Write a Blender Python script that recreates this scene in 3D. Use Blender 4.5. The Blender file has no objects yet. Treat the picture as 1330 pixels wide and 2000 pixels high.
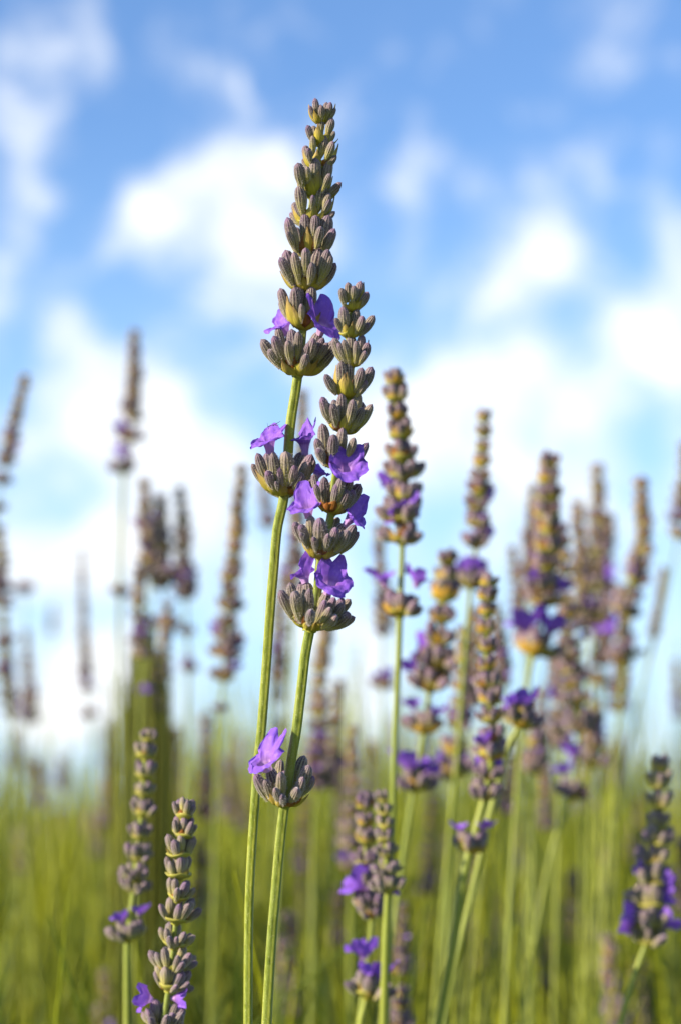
import bpy, math, random
from mathutils import Vector, Matrix, Quaternion, noise as mnoise
rnd = random.Random(7)
SC = bpy.context.scene
COL = SC.collection
R = math.radians

# ------------------------------------------------------------------ camera
PITCH = R(7.92)
CAM = Vector((0, 0, 0.50))
cd = bpy.data.cameras.new('camera'); cam = bpy.data.objects.new('camera', cd); COL.objects.link(cam)
cam.location = CAM; cam.rotation_euler = (R(90) + PITCH, 0, 0)
cd.sensor_fit = 'VERTICAL'; cd.sensor_height = 24; cd.lens = 50
cd.clip_start = 0.02; cd.clip_end = 5000
cd.dof.use_dof = True; cd.dof.focus_distance = 0.468; cd.dof.aperture_fstop = 7.4; cd.dof.aperture_blades = 0
SC.camera = cam
K = 50 / 24 * 2000
RV = Vector((1, 0, 0)); FV = Vector((0, math.cos(PITCH), math.sin(PITCH))); UV_ = Vector((0, -math.sin(PITCH), math.cos(PITCH)))
def at(px, py, d):
    return CAM + FV * d + RV * ((px - 665) / K * d) + UV_ * ((1000 - py) / K * d)

# ------------------------------------------------------------------ sun, sky, exposure
SUN_DIR = Vector((-0.90, -0.44, 0.40)).normalized()      # towards the sun
sl = bpy.data.lights.new('sun', 'SUN'); so = bpy.data.objects.new('sun', sl); COL.objects.link(so)
sl.energy = 5.0; sl.angle = R(0.5); sl.color = (1.0, 0.85, 0.62)
so.rotation_euler = SUN_DIR.to_track_quat('Z', 'Y').to_euler(); so.location = (-3, -2, 2.5)
SC.view_settings.view_transform = 'Standard'; SC.view_settings.look = 'None'
SC.view_settings.exposure = 1.33; SC.view_settings.gamma = 1; SC.view_settings.use_curve_mapping = False
SC.cycles.use_denoising = True
SC.cycles.max_bounces = 6; SC.cycles.transparent_max_bounces = 6

class NB:
    "small helper for shader arithmetic"
    def __init__(s, nt): s.nt = nt
    def new(s, t, **kw):
        n = s.nt.nodes.new(t)
        for k, v in kw.items(): setattr(n, k, v)
        return n
    def put(s, sock, v):
        if isinstance(v, (int, float, tuple, list)): sock.default_value = v
        else: s.nt.links.new(v, sock)
    def m(s, op, a, b=None, c=None, clamp=False):
        n = s.new('ShaderNodeMath', operation=op); n.use_clamp = clamp
        s.put(n.inputs[0], a)
        if b is not None: s.put(n.inputs[1], b)
        if c is not None: s.put(n.inputs[2], c)
        return n.outputs[0]
    def vm(s, op, a, b=None):
        n = s.new('ShaderNodeVectorMath', operation=op)
        s.put(n.inputs[0], a)
        if b is not None: s.put(n.inputs[1], b)
        return n.outputs[0]
    def noise(s, vec, scale, detail=2, rough=0.5, col=False):
        n = s.new('ShaderNodeTexNoise'); n.inputs['Scale'].default_value = scale
        n.inputs['Detail'].default_value = detail; n.inputs['Roughness'].default_value = rough
        if vec is not None: s.nt.links.new(vec, n.inputs['Vector'])
        return n.outputs['Color' if col else 'Fac']
    def mix(s, f, a, b, mode='MIX'):
        n = s.new('ShaderNodeMix', data_type='RGBA', blend_type=mode)
        s.put(n.inputs[0], f); s.put(n.inputs[6], a); s.put(n.inputs[7], b)
        return n.outputs[2]
    def smooth(s, v, lo, hi, a=0.0, b=1.0):
        n = s.new('ShaderNodeMapRange', interpolation_type='SMOOTHSTEP')
        s.put(n.inputs[0], v); n.inputs[1].default_value = lo; n.inputs[2].default_value = hi
        n.inputs[3].default_value = a; n.inputs[4].default_value = b
        return n.outputs[0]
    def ramp(s, v, stops):
        n = s.new('ShaderNodeValToRGB'); s.put(n.inputs[0], v)
        e = n.color_ramp.elements
        while len(e) < len(stops): e.new(0.5)
        for i, (p, c) in enumerate(stops): e[i].position = p; e[i].color = (*c, 1)
        return n.outputs[0]

W = bpy.data.worlds.new('World'); SC.world = W; W.use_nodes = True
nt = W.node_tree; nt.nodes.clear(); b = NB(nt)
sky = b.new('ShaderNodeTexSky', sky_type='NISHITA'); sky.sun_disc = False
sky.sun_elevation = math.asin(SUN_DIR.z); sky.sun_rotation = math.atan2(SUN_DIR.x, SUN_DIR.y)
sky.air_density = 1.0; sky.dust_density = 0.6; sky.ozone_density = 1.5
tc = b.new('ShaderNodeTexCoord'); gen = tc.outputs['Generated']
wn = b.vm('SUBTRACT', b.noise(gen, 9, 4, 0.55, True), (0.5, 0.5, 0.5))
wn2 = b.vm('SUBTRACT', b.noise(gen, 28, 3, 0.5, True), (0.5, 0.5, 0.5))
sc1 = b.new('ShaderNodeVectorMath', operation='SCALE'); nt.links.new(wn, sc1.inputs[0]); sc1.inputs['Scale'].default_value = 0.055
sc2 = b.new('ShaderNodeVectorMath', operation='SCALE'); nt.links.new(wn2, sc2.inputs[0]); sc2.inputs['Scale'].default_value = 0.022
dirv = b.vm('ADD', b.vm('ADD', gen, sc1.outputs[0]), sc2.outputs[0])
sx = b.new('ShaderNodeSeparateXYZ'); nt.links.new(dirv, sx.inputs[0])
az = b.m('ARCTAN2', sx.outputs[0], sx.outputs[1]); el = b.m('ARCSINE', b.m('MAXIMUM', b.m('MINIMUM', sx.outputs[2], 0.999), -0.999))
sg = b.new('ShaderNodeSeparateXYZ'); nt.links.new(gen, sg.inputs[0])
def azel(px, py):
    v = (at(px, py, 1) - CAM).normalized()
    return math.atan2(v.x, v.y), math.asin(v.z)
BLOBS = [  # centre, radii (as seen from here), tilt in degrees, weight
 (10, 450, 55, 170, 0, .95), (80, 430, 36, 90, 0, .4), (25, 250, 60, 90, 0, .45), (60, 60, 70, 60, 0, .35), (170, 70, 36, 90, 0, .38),
 (300, 405, 62, 50, 0, .95), (390, 320, 75, 42, 0, .7), (500, 320, 90, 50, 0, .55), (420, 460, 120, 80, 0, .45), (560, 450, 100, 110, 0, .6), (500, 600, 110, 80, 40, .6), (195, 500, 95, 34, -30, .5),
 (160, 640, 55, 42, 0, .75), (215, 770, 95, 80, 0, .85), (350, 850, 110, 110, 20, 1.0), (400, 960, 110, 120, 0, .9),
 (130, 1090, 170, 62, -6, 1.4), (260, 1050, 70, 60, 0, .7), (190, 1310, 110, 90, 0, 1.0), (60, 1420, 120, 70, 0, .6), (60, 900, 50, 90, 20, .4),
 (510, 1100, 90, 120, 0, .5), (660, 1380, 90, 200, 0, .8), (640, 690, 130, 50, 0, .35),
 (1010, 540, 55, 75, 0, .8), (1085, 470, 60, 100, 15, .6), (1050, 380, 60, 60, 0, .4), (1160, 310, 60, 50, 0, .35), (845, 270, 55, 70, 0, .5), (920, 400, 40, 60, 0, .4), (800, 380, 60, 70, 0, .35), (700, 190, 70, 36, 0, .25),
 (890, 760, 90, 60, 0, .8), (1040, 735, 120, 45, 0, .65), (1300, 670, 85, 80, 0, 1.3), (1325, 570, 40, 40, 0, .6), (1180, 800, 190, 55, 0, .55), (230, 690, 60, 60, 0, .5), (960, 880, 180, 45, 0, .4), (1150, 950, 160, 90, 0, .45), (1310, 440, 50, 60, 0, .35),
 (700, 860, 90, 110, 0, .5), (950, 1470, 130, 60, 0, .55), (1180, 1530, 50, 40, 0, .5), (1050, 1150, 160, 120, 0, .25)]
tot = None
for (px, py, rx, ry, rot, amp) in BLOBS:
    a0, e0 = azel(px, py); cr, sr = math.cos(R(rot)), math.sin(R(rot))
    du = b.m('SUBTRACT', az, a0); dv = b.m('SUBTRACT', el, e0)
    p = b.m('ADD', b.m('MULTIPLY', du, cr), b.m('MULTIPLY', dv, -sr)); q = b.m('ADD', b.m('MULTIPLY', du, sr), b.m('MULTIPLY', dv, cr))
    p = b.m('DIVIDE', p, rx / K); q = b.m('DIVIDE', q, ry / K)
    g = b.m('EXPONENT', b.m('MULTIPLY', b.m('ADD', b.m('MULTIPLY', p, p), b.m('MULTIPLY', q, q)), -0.8))
    g = b.m('MULTIPLY', g, amp)
    tot = g if tot is None else b.m('ADD', tot, g)
# the same broken cloud goes on all round the sky
aw = b.smooth(b.m('ABSOLUTE', b.m('ARCTAN2', sg.outputs[0], sg.outputs[1])), 0.16, 0.30)
ew = b.smooth(sg.outputs[2], 0.37, 0.48)
oth = b.m('MULTIPLY', b.m('MAXIMUM', aw, ew), b.smooth(b.noise(dirv, 3.2, 4, 0.5), 0.5, 0.68))
tot = b.m('ADD', tot, b.m('MULTIPLY', oth, 0.9))
fbm = b.m('ADD', b.m('MULTIPLY', b.noise(dirv, 13, 5, 0.55), 0.5), b.m('MULTIPLY', b.noise(dirv, 38, 5, 0.62), 0.5))
tot = b.m('MULTIPLY', b.m('SUBTRACT', 1.0, b.m('EXPONENT', b.m('MULTIPLY', tot, -1.25))), 1.12)
dens = b.m('ADD', tot, b.m('MULTIPLY', b.m('SUBTRACT', fbm, 0.5), 3.6))
mask = b.m('MULTIPLY', b.smooth(dens, -0.02, 1.12), 0.96)
blue = b.mix(1.0, sky.outputs[0], (1.0, 1.0, 1.0, 1), 'MULTIPLY')
haze = b.smooth(sg.outputs[2], 0.0, 0.33, 1.0, 0.0)
SKYGAIN = (0.88, 1.14, 1.50)
blue = b.mix(1.0, blue, (*SKYGAIN, 1), 'MULTIPLY')
cloudc = b.ramp(b.noise(dirv, 24, 5), [(0.34, (6.8, 7.2, 7.8)), (0.7, (8.6, 8.6, 8.6))])
blue = b.mix(b.m('MULTIPLY', haze, 0.75), blue, (4.2, 6.3, 8.6, 1))
colr = b.mix(mask, blue, cloudc)
bg = b.new('ShaderNodeBackground'); bg.inputs['Strength'].default_value = 0.062
nt.links.new(colr, bg.inputs['Color'])
wo = b.new('ShaderNodeOutputWorld'); nt.links.new(bg.outputs[0], wo.inputs['Surface'])

# ------------------------------------------------------------------ materials
def new_mat(name):
    m = bpy.data.materials.new(name); m.use_nodes = True
    t = m.node_tree; t.nodes.clear(); bb = NB(t)
    out = bb.new('ShaderNodeOutputMaterial'); pr = bb.new('ShaderNodeBsdfPrincipled')
    t.links.new(pr.outputs[0], out.inputs['Surface'])
    return m, t, bb, pr, out

def bud_material(name, shade=0.0):
    m, t, q, pr, out = new_mat(name)
    uv = q.new('ShaderNodeUVMap'); s = q.new('ShaderNodeSeparateXYZ'); t.links.new(uv.outputs[0], s.inputs[0])
    oi = q.new('ShaderNodeObjectInfo'); rn = oi.outputs['Random']
    tcn = q.new('ShaderNodeTexCoord')
    nz = q.noise(tcn.outputs['Object'], 2.2, 3)
    v = q.m('ADD', s.outputs[1], q.m('ADD', q.m('MULTIPLY', q.m('SUBTRACT', nz, 0.5), 0.5), q.m('MULTIPLY', q.m('SUBTRACT', q.m('FRACT', q.m('MULTIPLY', rn, 13.7)), 0.62), 0.34)))
    c1 = q.ramp(v, [(0.0, (0.55, 0.52, 0.06)), (0.3, (0.42, 0.40, 0.11)), (0.52, (0.31, 0.29, 0.18)), (0.78, (0.30, 0.24, 0.26)), (1.0, (0.24, 0.12, 0.30))])
    c2 = q.ramp(v, [(0.0, (0.44, 0.43, 0.06)), (0.28, (0.30, 0.30, 0.11)), (0.5, (0.22, 0.21, 0.165)), (0.72, (0.19, 0.155, 0.22)), (1.0, (0.13, 0.06, 0.23))])
    c = q.mix(rn, c1, c2)
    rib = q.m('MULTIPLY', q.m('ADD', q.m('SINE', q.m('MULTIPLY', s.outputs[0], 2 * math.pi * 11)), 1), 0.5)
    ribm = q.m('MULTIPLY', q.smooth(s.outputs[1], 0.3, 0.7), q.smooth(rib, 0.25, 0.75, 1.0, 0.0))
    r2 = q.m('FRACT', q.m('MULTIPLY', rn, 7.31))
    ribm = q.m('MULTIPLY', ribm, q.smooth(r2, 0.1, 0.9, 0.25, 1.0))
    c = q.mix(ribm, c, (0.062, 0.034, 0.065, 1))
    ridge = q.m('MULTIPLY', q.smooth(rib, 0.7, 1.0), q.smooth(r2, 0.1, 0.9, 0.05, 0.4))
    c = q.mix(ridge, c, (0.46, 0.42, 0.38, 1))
    fz = q.noise(tcn.outputs['Object'], 14, 2)
    c = q.mix(q.smooth(fz, 0.42, 0.7, 0.0, 0.45), c, (0.46, 0.43, 0.38, 1))
    c = q.mix(1.0, c, (0.84, 0.80, 0.80, 1), 'MULTIPLY')
    if shade: c = q.mix(q.m('MULTIPLY', q.smooth(s.outputs[1], 0.2, 0.55), shade), c, (0.13, 0.07, 0.15, 1))  # dark purple shade of the blurred spikes painted over the upper bud
    t.links.new(c, pr.inputs['Base Color'])
    pr.inputs['Roughness'].default_value = 0.75; pr.inputs['Specular IOR Level'].default_value = 0.25
    pr.inputs['Sheen Weight'].default_value = 0.5; pr.inputs['Sheen Roughness'].default_value = 0.35
    pr.inputs['Sheen Tint'].default_value = (0.9, 0.88, 1, 1)
    bp = q.new('ShaderNodeBump'); bp.inputs['Strength'].default_value = 0.5; bp.inputs['Distance'].default_value = 0.0002
    t.links.new(q.m('ADD', rib, fz), bp.inputs['Height']); t.links.new(bp.outputs[0], pr.inputs['Normal'])
    return m

def leafy(name, stops, scale=1.5, trans=0.25, tcol=(0.5, 0.55, 0.08), rough=0.55, stretch=None, rand=0.0, c_alt=None):
    "thin or fleshy plant tissue: colour from base to tip, streaks, some light coming through"
    m, t, q, pr, out = new_mat(name)
    uv = q.new('ShaderNodeUVMap'); s = q.new('ShaderNodeSeparateXYZ'); t.links.new(uv.outputs[0], s.inputs[0])
    tcn = q.new('ShaderNodeTexCoord')
    mp = q.new('ShaderNodeMapping'); t.links.new(uv.outputs[0], mp.inputs[0]); mp.inputs['Scale'].default_value = stretch or (9, 1.5, 1)
    nz = q.noise(mp.outputs[0], scale, 3)
    v = q.m('ADD', s.outputs[1], q.m('MULTIPLY', q.m('SUBTRACT', nz, 0.5), 0.45))
    c = q.ramp(v, stops)
    c = q.mix(q.smooth(nz, 0.35, 0.7, 0.0, 0.35), c, (0.09, 0.08, 0.03, 1))
    if c_alt:
        oi = q.new('ShaderNodeObjectInfo')
        c = q.mix(q.m('MULTIPLY', q.smooth(oi.outputs['Random'], 0.2, 0.9), rand), c, (*c_alt, 1))
    t.links.new(c, pr.inputs['Base Color']); pr.inputs['Roughness'].default_value = rough
    pr.inputs['Specular IOR Level'].default_value = 0.35
    if trans:
        tr = q.new('ShaderNodeBsdfTranslucent'); mx = q.new('ShaderNodeMixShader'); mx.inputs[0].default_value = trans
        t.links.new(q.mix(0.6, c, (*tcol, 1)), tr.inputs[0])
        t.links.new(pr.outputs[0], mx.inputs[1]); t.links.new(tr.outputs[0], mx.inputs[2]); t.links.new(mx.outputs[0], out.inputs['Surface'])
    bp = q.new('ShaderNodeBump'); bp.inputs['Strength'].default_value = 0.35; bp.inputs['Distance'].default_value = 0.0002
    t.links.new(nz, bp.inputs['Height']); t.links.new(bp.outputs[0], pr.inputs['Normal'])
    return m

def stem_material(name, lit=(0.38, 0.39, 0.025), groove_shade=(0.085, 0.15, 0.012)):
    m, t, q, pr, out = new_mat(name)
    uv = q.new('ShaderNodeUVMap'); s = q.new('ShaderNodeSeparateXYZ'); t.links.new(uv.outputs[0], s.inputs[0])
    mp = q.new('ShaderNodeMapping'); t.links.new(uv.outputs[0], mp.inputs[0]); mp.inputs['Scale'].default_value = (16, 2.2, 1)
    nz = q.noise(mp.outputs[0], 1.0, 4, 0.6)
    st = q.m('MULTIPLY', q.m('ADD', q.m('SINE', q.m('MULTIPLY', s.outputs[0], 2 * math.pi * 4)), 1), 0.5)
    oi = q.new('ShaderNodeObjectInfo')
    c = q.mix(q.m('ADD', q.m('MULTIPLY', st, 0.38), q.m('ADD', q.m('MULTIPLY', nz, 0.55), 0.05)), (*groove_shade, 1), (*lit, 1))  # lit and shaded greens of the stem painted in as stripes and noise
    tcn = q.new('ShaderNodeTexCoord'); big = q.noise(tcn.outputs['Object'], 30, 2)
    c = q.mix(q.smooth(big, 0.4, 0.7, 0.0, 0.45), c, (0.13, 0.20, 0.02, 1))
    c = q.mix(q.m('MULTIPLY', oi.outputs['Random'], 0.25), c, (0.15, 0.21, 0.06, 1))
    fine = q.noise(tcn.outputs['Object'], 3500, 1)
    c = q.mix(q.smooth(fine, 0.55, 0.75, 0.0, 0.35), c, (0.55, 0.55, 0.30, 1))
    t.links.new(c, pr.inputs['Base Color']); pr.inputs['Roughness'].default_value = 0.5
    pr.inputs['Sheen Weight'].default_value = 0.12; pr.inputs['Subsurface Weight'].default_value = 0.0
    bp = q.new('ShaderNodeBump'); bp.inputs['Strength'].default_value = 0.35; bp.inputs['Distance'].default_value = 0.0002
    t.links.new(q.m('ADD', q.m('MULTIPLY', st, 0.8), q.m('MULTIPLY', fine, 0.12)), bp.inputs['Height']); t.links.new(bp.outputs[0], pr.inputs['Normal'])
    return m

def petal_material():
    m, t, q, pr, out = new_mat('lilac_petal')
    uv = q.new('ShaderNodeUVMap'); s = q.new('ShaderNodeSeparateXYZ'); t.links.new(uv.outputs[0], s.inputs[0])
    tcn = q.new('ShaderNodeTexCoord'); oi = q.new('ShaderNodeObjectInfo')
    mp = q.new('ShaderNodeMapping'); t.links.new(uv.outputs[0], mp.inputs[0]); mp.inputs['Scale'].default_value = (34, 1.6, 1)
    vein = q.noise(mp.outputs[0], 1.0, 2)
    c = q.ramp(s.outputs[1], [(0.0, (0.66, 0.45, 0.66)), (0.32, (0.60, 0.34, 0.76)), (0.5, (0.33, 0.14, 0.80)), (1.0, (0.24, 0.11, 0.80))])
    c = q.mix(q.m('MULTIPLY', oi.outputs['Random'], 0.35), c, (0.24, 0.09, 0.66, 1))
    c = q.mix(q.smooth(vein, 0.5, 0.75, 0.0, 0.5), c, (0.20, 0.06, 0.50, 1))
    c = q.mix(q.smooth(q.noise(tcn.outputs['Object'], 0.10, 3), 0.48, 0.66, 0.0, 0.35), c, (0.50, 0.28, 0.90, 1))  # brighter sunlit areas of the petals painted in as noise patches
    c = q.mix(q.m('MULTIPLY', q.smooth(s.outputs[1], 0.28, 0.38), q.smooth(s.outputs[1], 0.38, 0.52, 0.5, 0.0)), c, (0.12, 0.03, 0.30, 1))
    t.links.new(c, pr.inputs['Base Color']); pr.inputs['Roughness'].default_value = 0.6; pr.inputs['Specular IOR Level'].default_value = 0.25
    tr = q.new('ShaderNodeBsdfTranslucent'); mx = q.new('ShaderNodeMixShader'); mx.inputs[0].default_value = 0.38
    t.links.new(c, tr.inputs[0]); t.links.new(pr.outputs[0], mx.inputs[1]); t.links.new(tr.outputs[0], mx.inputs[2]); t.links.new(mx.outputs[0], out.inputs['Surface'])
    bp = q.new('ShaderNodeBump'); bp.inputs['Strength'].default_value = 0.5; bp.inputs['Distance'].default_value = 0.0002
    t.links.new(vein, bp.inputs['Height']); t.links.new(bp.outputs[0], pr.inputs['Normal'])
    return m

def plain(name, col, rough=0.7, sheen=0.0):
    m, t, q, pr, out = new_mat(name)
    tcn = q.new('ShaderNodeTexCoord')
    c = q.mix(q.noise(tcn.outputs['Object'], 40, 3), (*[x * 0.75 for x in col], 1), (*[min(1, x * 1.25) for x in col], 1))
    t.links.new(c, pr.inputs['Base Color']); pr.inputs['Roughness'].default_value = rough; pr.inputs['Sheen Weight'].default_value = sheen
    return m

M_BUD = bud_material('downy_bud'); M_BUD_SHADE = bud_material('downy_bud_violet_shade', 0.38)
M_BRACT = leafy('yellow_green_bract', [(0.0, (0.60, 0.56, 0.05)), (0.5, (0.56, 0.50, 0.07)), (0.8, (0.42, 0.32, 0.10)), (1.0, (0.16, 0.08, 0.09))], trans=0.22, c_alt=(0.50, 0.34, 0.05), rand=0.4)
M_BRACT_LIT = leafy('golden_lit_bract', [(0.0, (0.66, 0.50, 0.04)), (0.6, (0.60, 0.42, 0.06)), (1.0, (0.30, 0.18, 0.10))], trans=0.22, tcol=(.7, .5, .05), c_alt=(0.62, 0.34, 0.05), rand=0.6)  # sunlit gold of the blurred spikes painted into the bract colour
M_BROWN = leafy('dry_brown_bract', [(0.0, (0.12, 0.04, 0.012)), (0.5, (0.38, 0.15, 0.03)), (1.0, (0.30, 0.11, 0.03))], trans=0.3, tcol=(0.7, 0.28, 0.04), rough=0.4)
M_CUP = leafy('green_receptacle', [(0.0, (0.40, 0.41, 0.06)), (1.0, (0.38, 0.35, 0.08))], trans=0.0, stretch=(6, 3, 1))
M_STEM = stem_material('square_green_stem')
M_HAIR = plain('pale_down', (0.62, 0.57, 0.60), 0.8)
M_PETAL = petal_material()
M_DARK = plain('withered_stamen', (0.03, 0.02, 0.04))

# ------------------------------------------------------------------ mesh building
def mesh(name, verts, faces, uvs=None, mats=(), midx=None, smooth=True):
    me = bpy.data.meshes.new(name)
    me.from_pydata(verts, [], faces)
    if uvs is not None:
        ul = me.uv_layers.new(name='UVMap')
        flat = [c for f in uvs for uvp in f for c in uvp]
        ul.data.foreach_set('uv', flat)
    for m in mats: me.materials.append(m)
    if midx: me.polygons.foreach_set('material_index', midx)
    me.polygons.foreach_set('use_smooth', [smooth] * len(me.polygons))
    me.update()
    return me

class Geo:
    def __init__(s): s.v = []; s.f = []; s.uv = []; s.mi = []
    def grid(s, nu, nv, fn, closed=True, mi=0, vr=(0, 1)):
        "fn(u, v) -> xyz; u around (closed) or across, v along"
        o = len(s.v); cols = nu if closed else nu + 1
        for j in range(nv + 1):
            for i in range(cols): s.v.append(tuple(fn(i / nu, j / nv)))
        for j in range(nv):
            for i in range(nu):
                a = o + j * cols + i; a2 = o + j * cols + (i + 1) % cols
                s.f.append((a, a2, a2 + cols, a + cols))
                v0 = vr[0] + (vr[1] - vr[0]) * j / nv; v1 = vr[0] + (vr[1] - vr[0]) * (j + 1) / nv
                s.uv.append(((i / nu, v0), ((i + 1) / nu, v0), ((i + 1) / nu, v1), (i / nu, v1))); s.mi.append(mi)
        return o
    def hair(s, vi, tip, w):
        x, y, z = s.v[vi]; o = len(s.v)
        s.v += [(x + w[0], y + w[1], z + w[2]), tuple(tip)]
        s.f.append((vi, o, o + 1)); s.uv.append(((0, 0), (1, 0), (0, 1))); s.mi.append(1)
    def add(s, other, mat, mi=None):
        o = len(s.v)
        s.v += [tuple(mat @ Vector(p)) for p in other.v]
        s.f += [tuple(i + o for i in f) for f in other.f]; s.uv += other.uv
        s.mi += other.mi if mi is None else [mi] * len(other.f)
    def build(s, name, mats): return mesh(name, s.v, s.f, s.uv, mats, s.mi)

def cr(P, t):
    "Catmull-Rom through points P at t in 0..len-1"
    n = len(P); i = min(int(t), n - 2); f = t - i
    p0 = P[max(i - 1, 0)]; p1 = P[i]; p2 = P[i + 1]; p3 = P[min(i + 2, n - 1)]
    return 0.5 * ((2 * p1) + (p2 - p0) * f + (2 * p0 - 5 * p1 + 4 * p2 - p3) * f * f + (3 * p1 - p0 - 3 * p2 + p3) * f ** 3)

def stem_geo(P, rad, around=16, step=0.0012, twist=0.4, hairs=0, seed=0):
    "square, grooved stalk swept along the points P; rad(k) with k = 0..len(P)-1"
    rr = random.Random(seed)
    ts = []
    for i in range(len(P) - 1):
        n = max(1, int((P[i + 1] - P[i]).length / step)); ts += [i + k / n for k in range(n)]
    ts.append(len(P) - 1 - 1e-6)
    g = Geo(); L = 0; prev = None; rings = []
    for t in ts:
        c = cr(P, t); c2 = cr(P, min(t + 0.01, len(P) - 1 - 1e-6)); c1 = cr(P, max(t - 0.01, 0)); d = (c2 - c1)
        d = d.normalized() if d.length > 0 else Vector((0, 0, 1))
        if prev is not None: L += (c - prev).length
        prev = c
        x = d.cross(Vector((0, 1, 0))); x.normalize(); y = x.cross(d)
        rings.append((c, x, y, rad(t), L))
    for (c, x, y, r, L) in rings:
        for i in range(around):
            th = 2 * math.pi * i / around; a = th + twist + L * 3
            rr_ = r * (1 + 0.10 * math.cos(4 * a) + 0.04 * math.cos(8 * a + 1) + 0.015 * mnoise.noise(Vector((i * 3.1, L * 90, seed))))
            g.v.append(tuple(c + (x * math.cos(th) + y * math.sin(th)) * rr_))
    n = around
    for j in range(len(rings) - 1):
        for i in range(n):
            a = j * n + i; a2 = j * n + (i + 1) % n
            g.f.append((a, a2, a2 + n, a + n)); v0 = rings[j][4] * 60; v1 = rings[j + 1][4] * 60
            g.uv.append(((i / n, v0), ((i + 1) / n, v0), ((i + 1) / n, v1), (i / n, v1))); g.mi.append(0)
    nv = len(g.v)
    for _ in range(hairs):
        k = rr.randrange(nv); j, i = divmod(k, n); c, x, y, r, L = rings[j]
        th = 2 * math.pi * i / n; o = x * math.cos(th) + y * math.sin(th); p = Vector(g.v[k])
        tip = p + o * r * rr.uniform(.12, .28) + Vector((rr.uniform(-1, 1), rr.uniform(-1, 1), rr.uniform(-1, 1))) * r * 0.1
        w = o.cross(Vector((0, 0, 1))) * r * 0.03
        g.hair(k, tip, w)
    return g

def bud_geo(seed, around=32, along=12, hairs=1100, ribs=11):
    rr = random.Random(seed)
    bend = rr.uniform(0.1, 0.35); bulge = rr.uniform(.46, .62); sharp = rr.uniform(.42, .64); ph = rr.random() * 6
    def prof(v):
        if v < bulge: return 0.30 + 0.70 * math.sin(math.pi / 2 * (v / bulge)) ** 1.1
        k = (v - bulge) / (1 - bulge); return max(0.0, 1 - k ** 2.3) ** sharp
    def fn(u, v):
        th = 2 * math.pi * u; v2 = v ** 0.9 if v < .8 else v
        r = prof(v) * (1 + 0.085 * math.sin(2 * math.pi * ribs * u) * math.sin(math.pi * min(1, v * 1.05)) + 0.05 * math.sin(2 * th + ph + v * 3))
        r *= 1 + 0.05 * mnoise.noise(Vector((math.cos(th) * 2, math.sin(th) * 2, v * 4 + seed)))
        return (r * math.cos(th) + bend * math.sin(math.pi * v) * 0.6 - bend * .3, r * math.sin(th), v)
    g = Geo(); g.grid(around, along, fn)
    nv = len(g.v)
    for _ in range(hairs):
        k = rr.randrange(nv - 2 * around); x, y, z = g.v[k]; rl = math.hypot(x, y) or 1
        ox, oy = (x / rl, y / rl) if rl > 0.02 else (0, 0)
        ln = rr.uniform(.14, .42) if z < .9 else rr.uniform(.04, .10)
        tip = (x + ox * ln + rr.uniform(-.2, .2), y + oy * ln + rr.uniform(-.2, .2), z + rr.uniform(-.03, .06))
        g.hair(k, tip, (-oy * 0.028, ox * 0.028, 0))
    return g

def bract_geo(seed, nu=8, nv=9, wide=0.42, curl=0.5):
    rr = random.Random(seed); side = rr.uniform(-.1, .1); tipc = rr.uniform(-.1, .12)
    def fn(u, v):
        x = (u - .5) * 2
        w = wide * (math.sin(math.pi * min(1, (v * 0.93 + 0.07)) ** 0.75)) ** 0.9 * (1 - 0.45 * max(0, v - .7) / .3) if v < 1 else 0.012
        w = max(w, 0.02)
        bow = -0.22 * math.sin(math.pi * v) + tipc * v * v
        cup = curl * w * (x * x)
        ridge = 0.012 * math.cos(x * math.pi * 4)
        return (x * w + side * v * v, bow + cup + ridge + 0.02 * mnoise.noise(Vector((x * 2, v * 3, seed))), v)
    g = Geo(); g.grid(nu, nv, fn, closed=False); return g

def cup_geo(seed, around=20):
    "swollen node the buds sit in: radius 1 at the rim"
    rr = random.Random(seed); ph = [rr.random() * 6 for _ in range(3)]
    prof = [(0.0, 1.0, -0.10), (0.2, 1.08, -0.03), (0.4, 0.0, 0.0)]
    pts = [(0.30, -0.16), (0.33, -0.06), (0.46, 0.03), (0.68, 0.14), (0.9, 0.30), (0.98, 0.44), (0.80, 0.46), (0.4, 0.34), (0.12, 0.30)]
    def fn(u, v):
        th = 2 * math.pi * u; k = v * (len(pts) - 1); i = min(int(k), len(pts) - 2); f = k - i
        r = pts[i][0] * (1 - f) + pts[i + 1][0] * f; z = pts[i][1] * (1 - f) + pts[i + 1][1] * f
        lob = 1 + 0.16 * min(1, v * 2) * math.cos(2 * th + ph[0]) + 0.07 * math.cos(5 * th + ph[1]) * min(1, v * 2)
        return (r * lob * math.cos(th), r * lob * math.sin(th), z * (1 + 0.2 * math.cos(3 * th + ph[2])))
    g = Geo(); g.grid(around, 16, fn); return g

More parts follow.
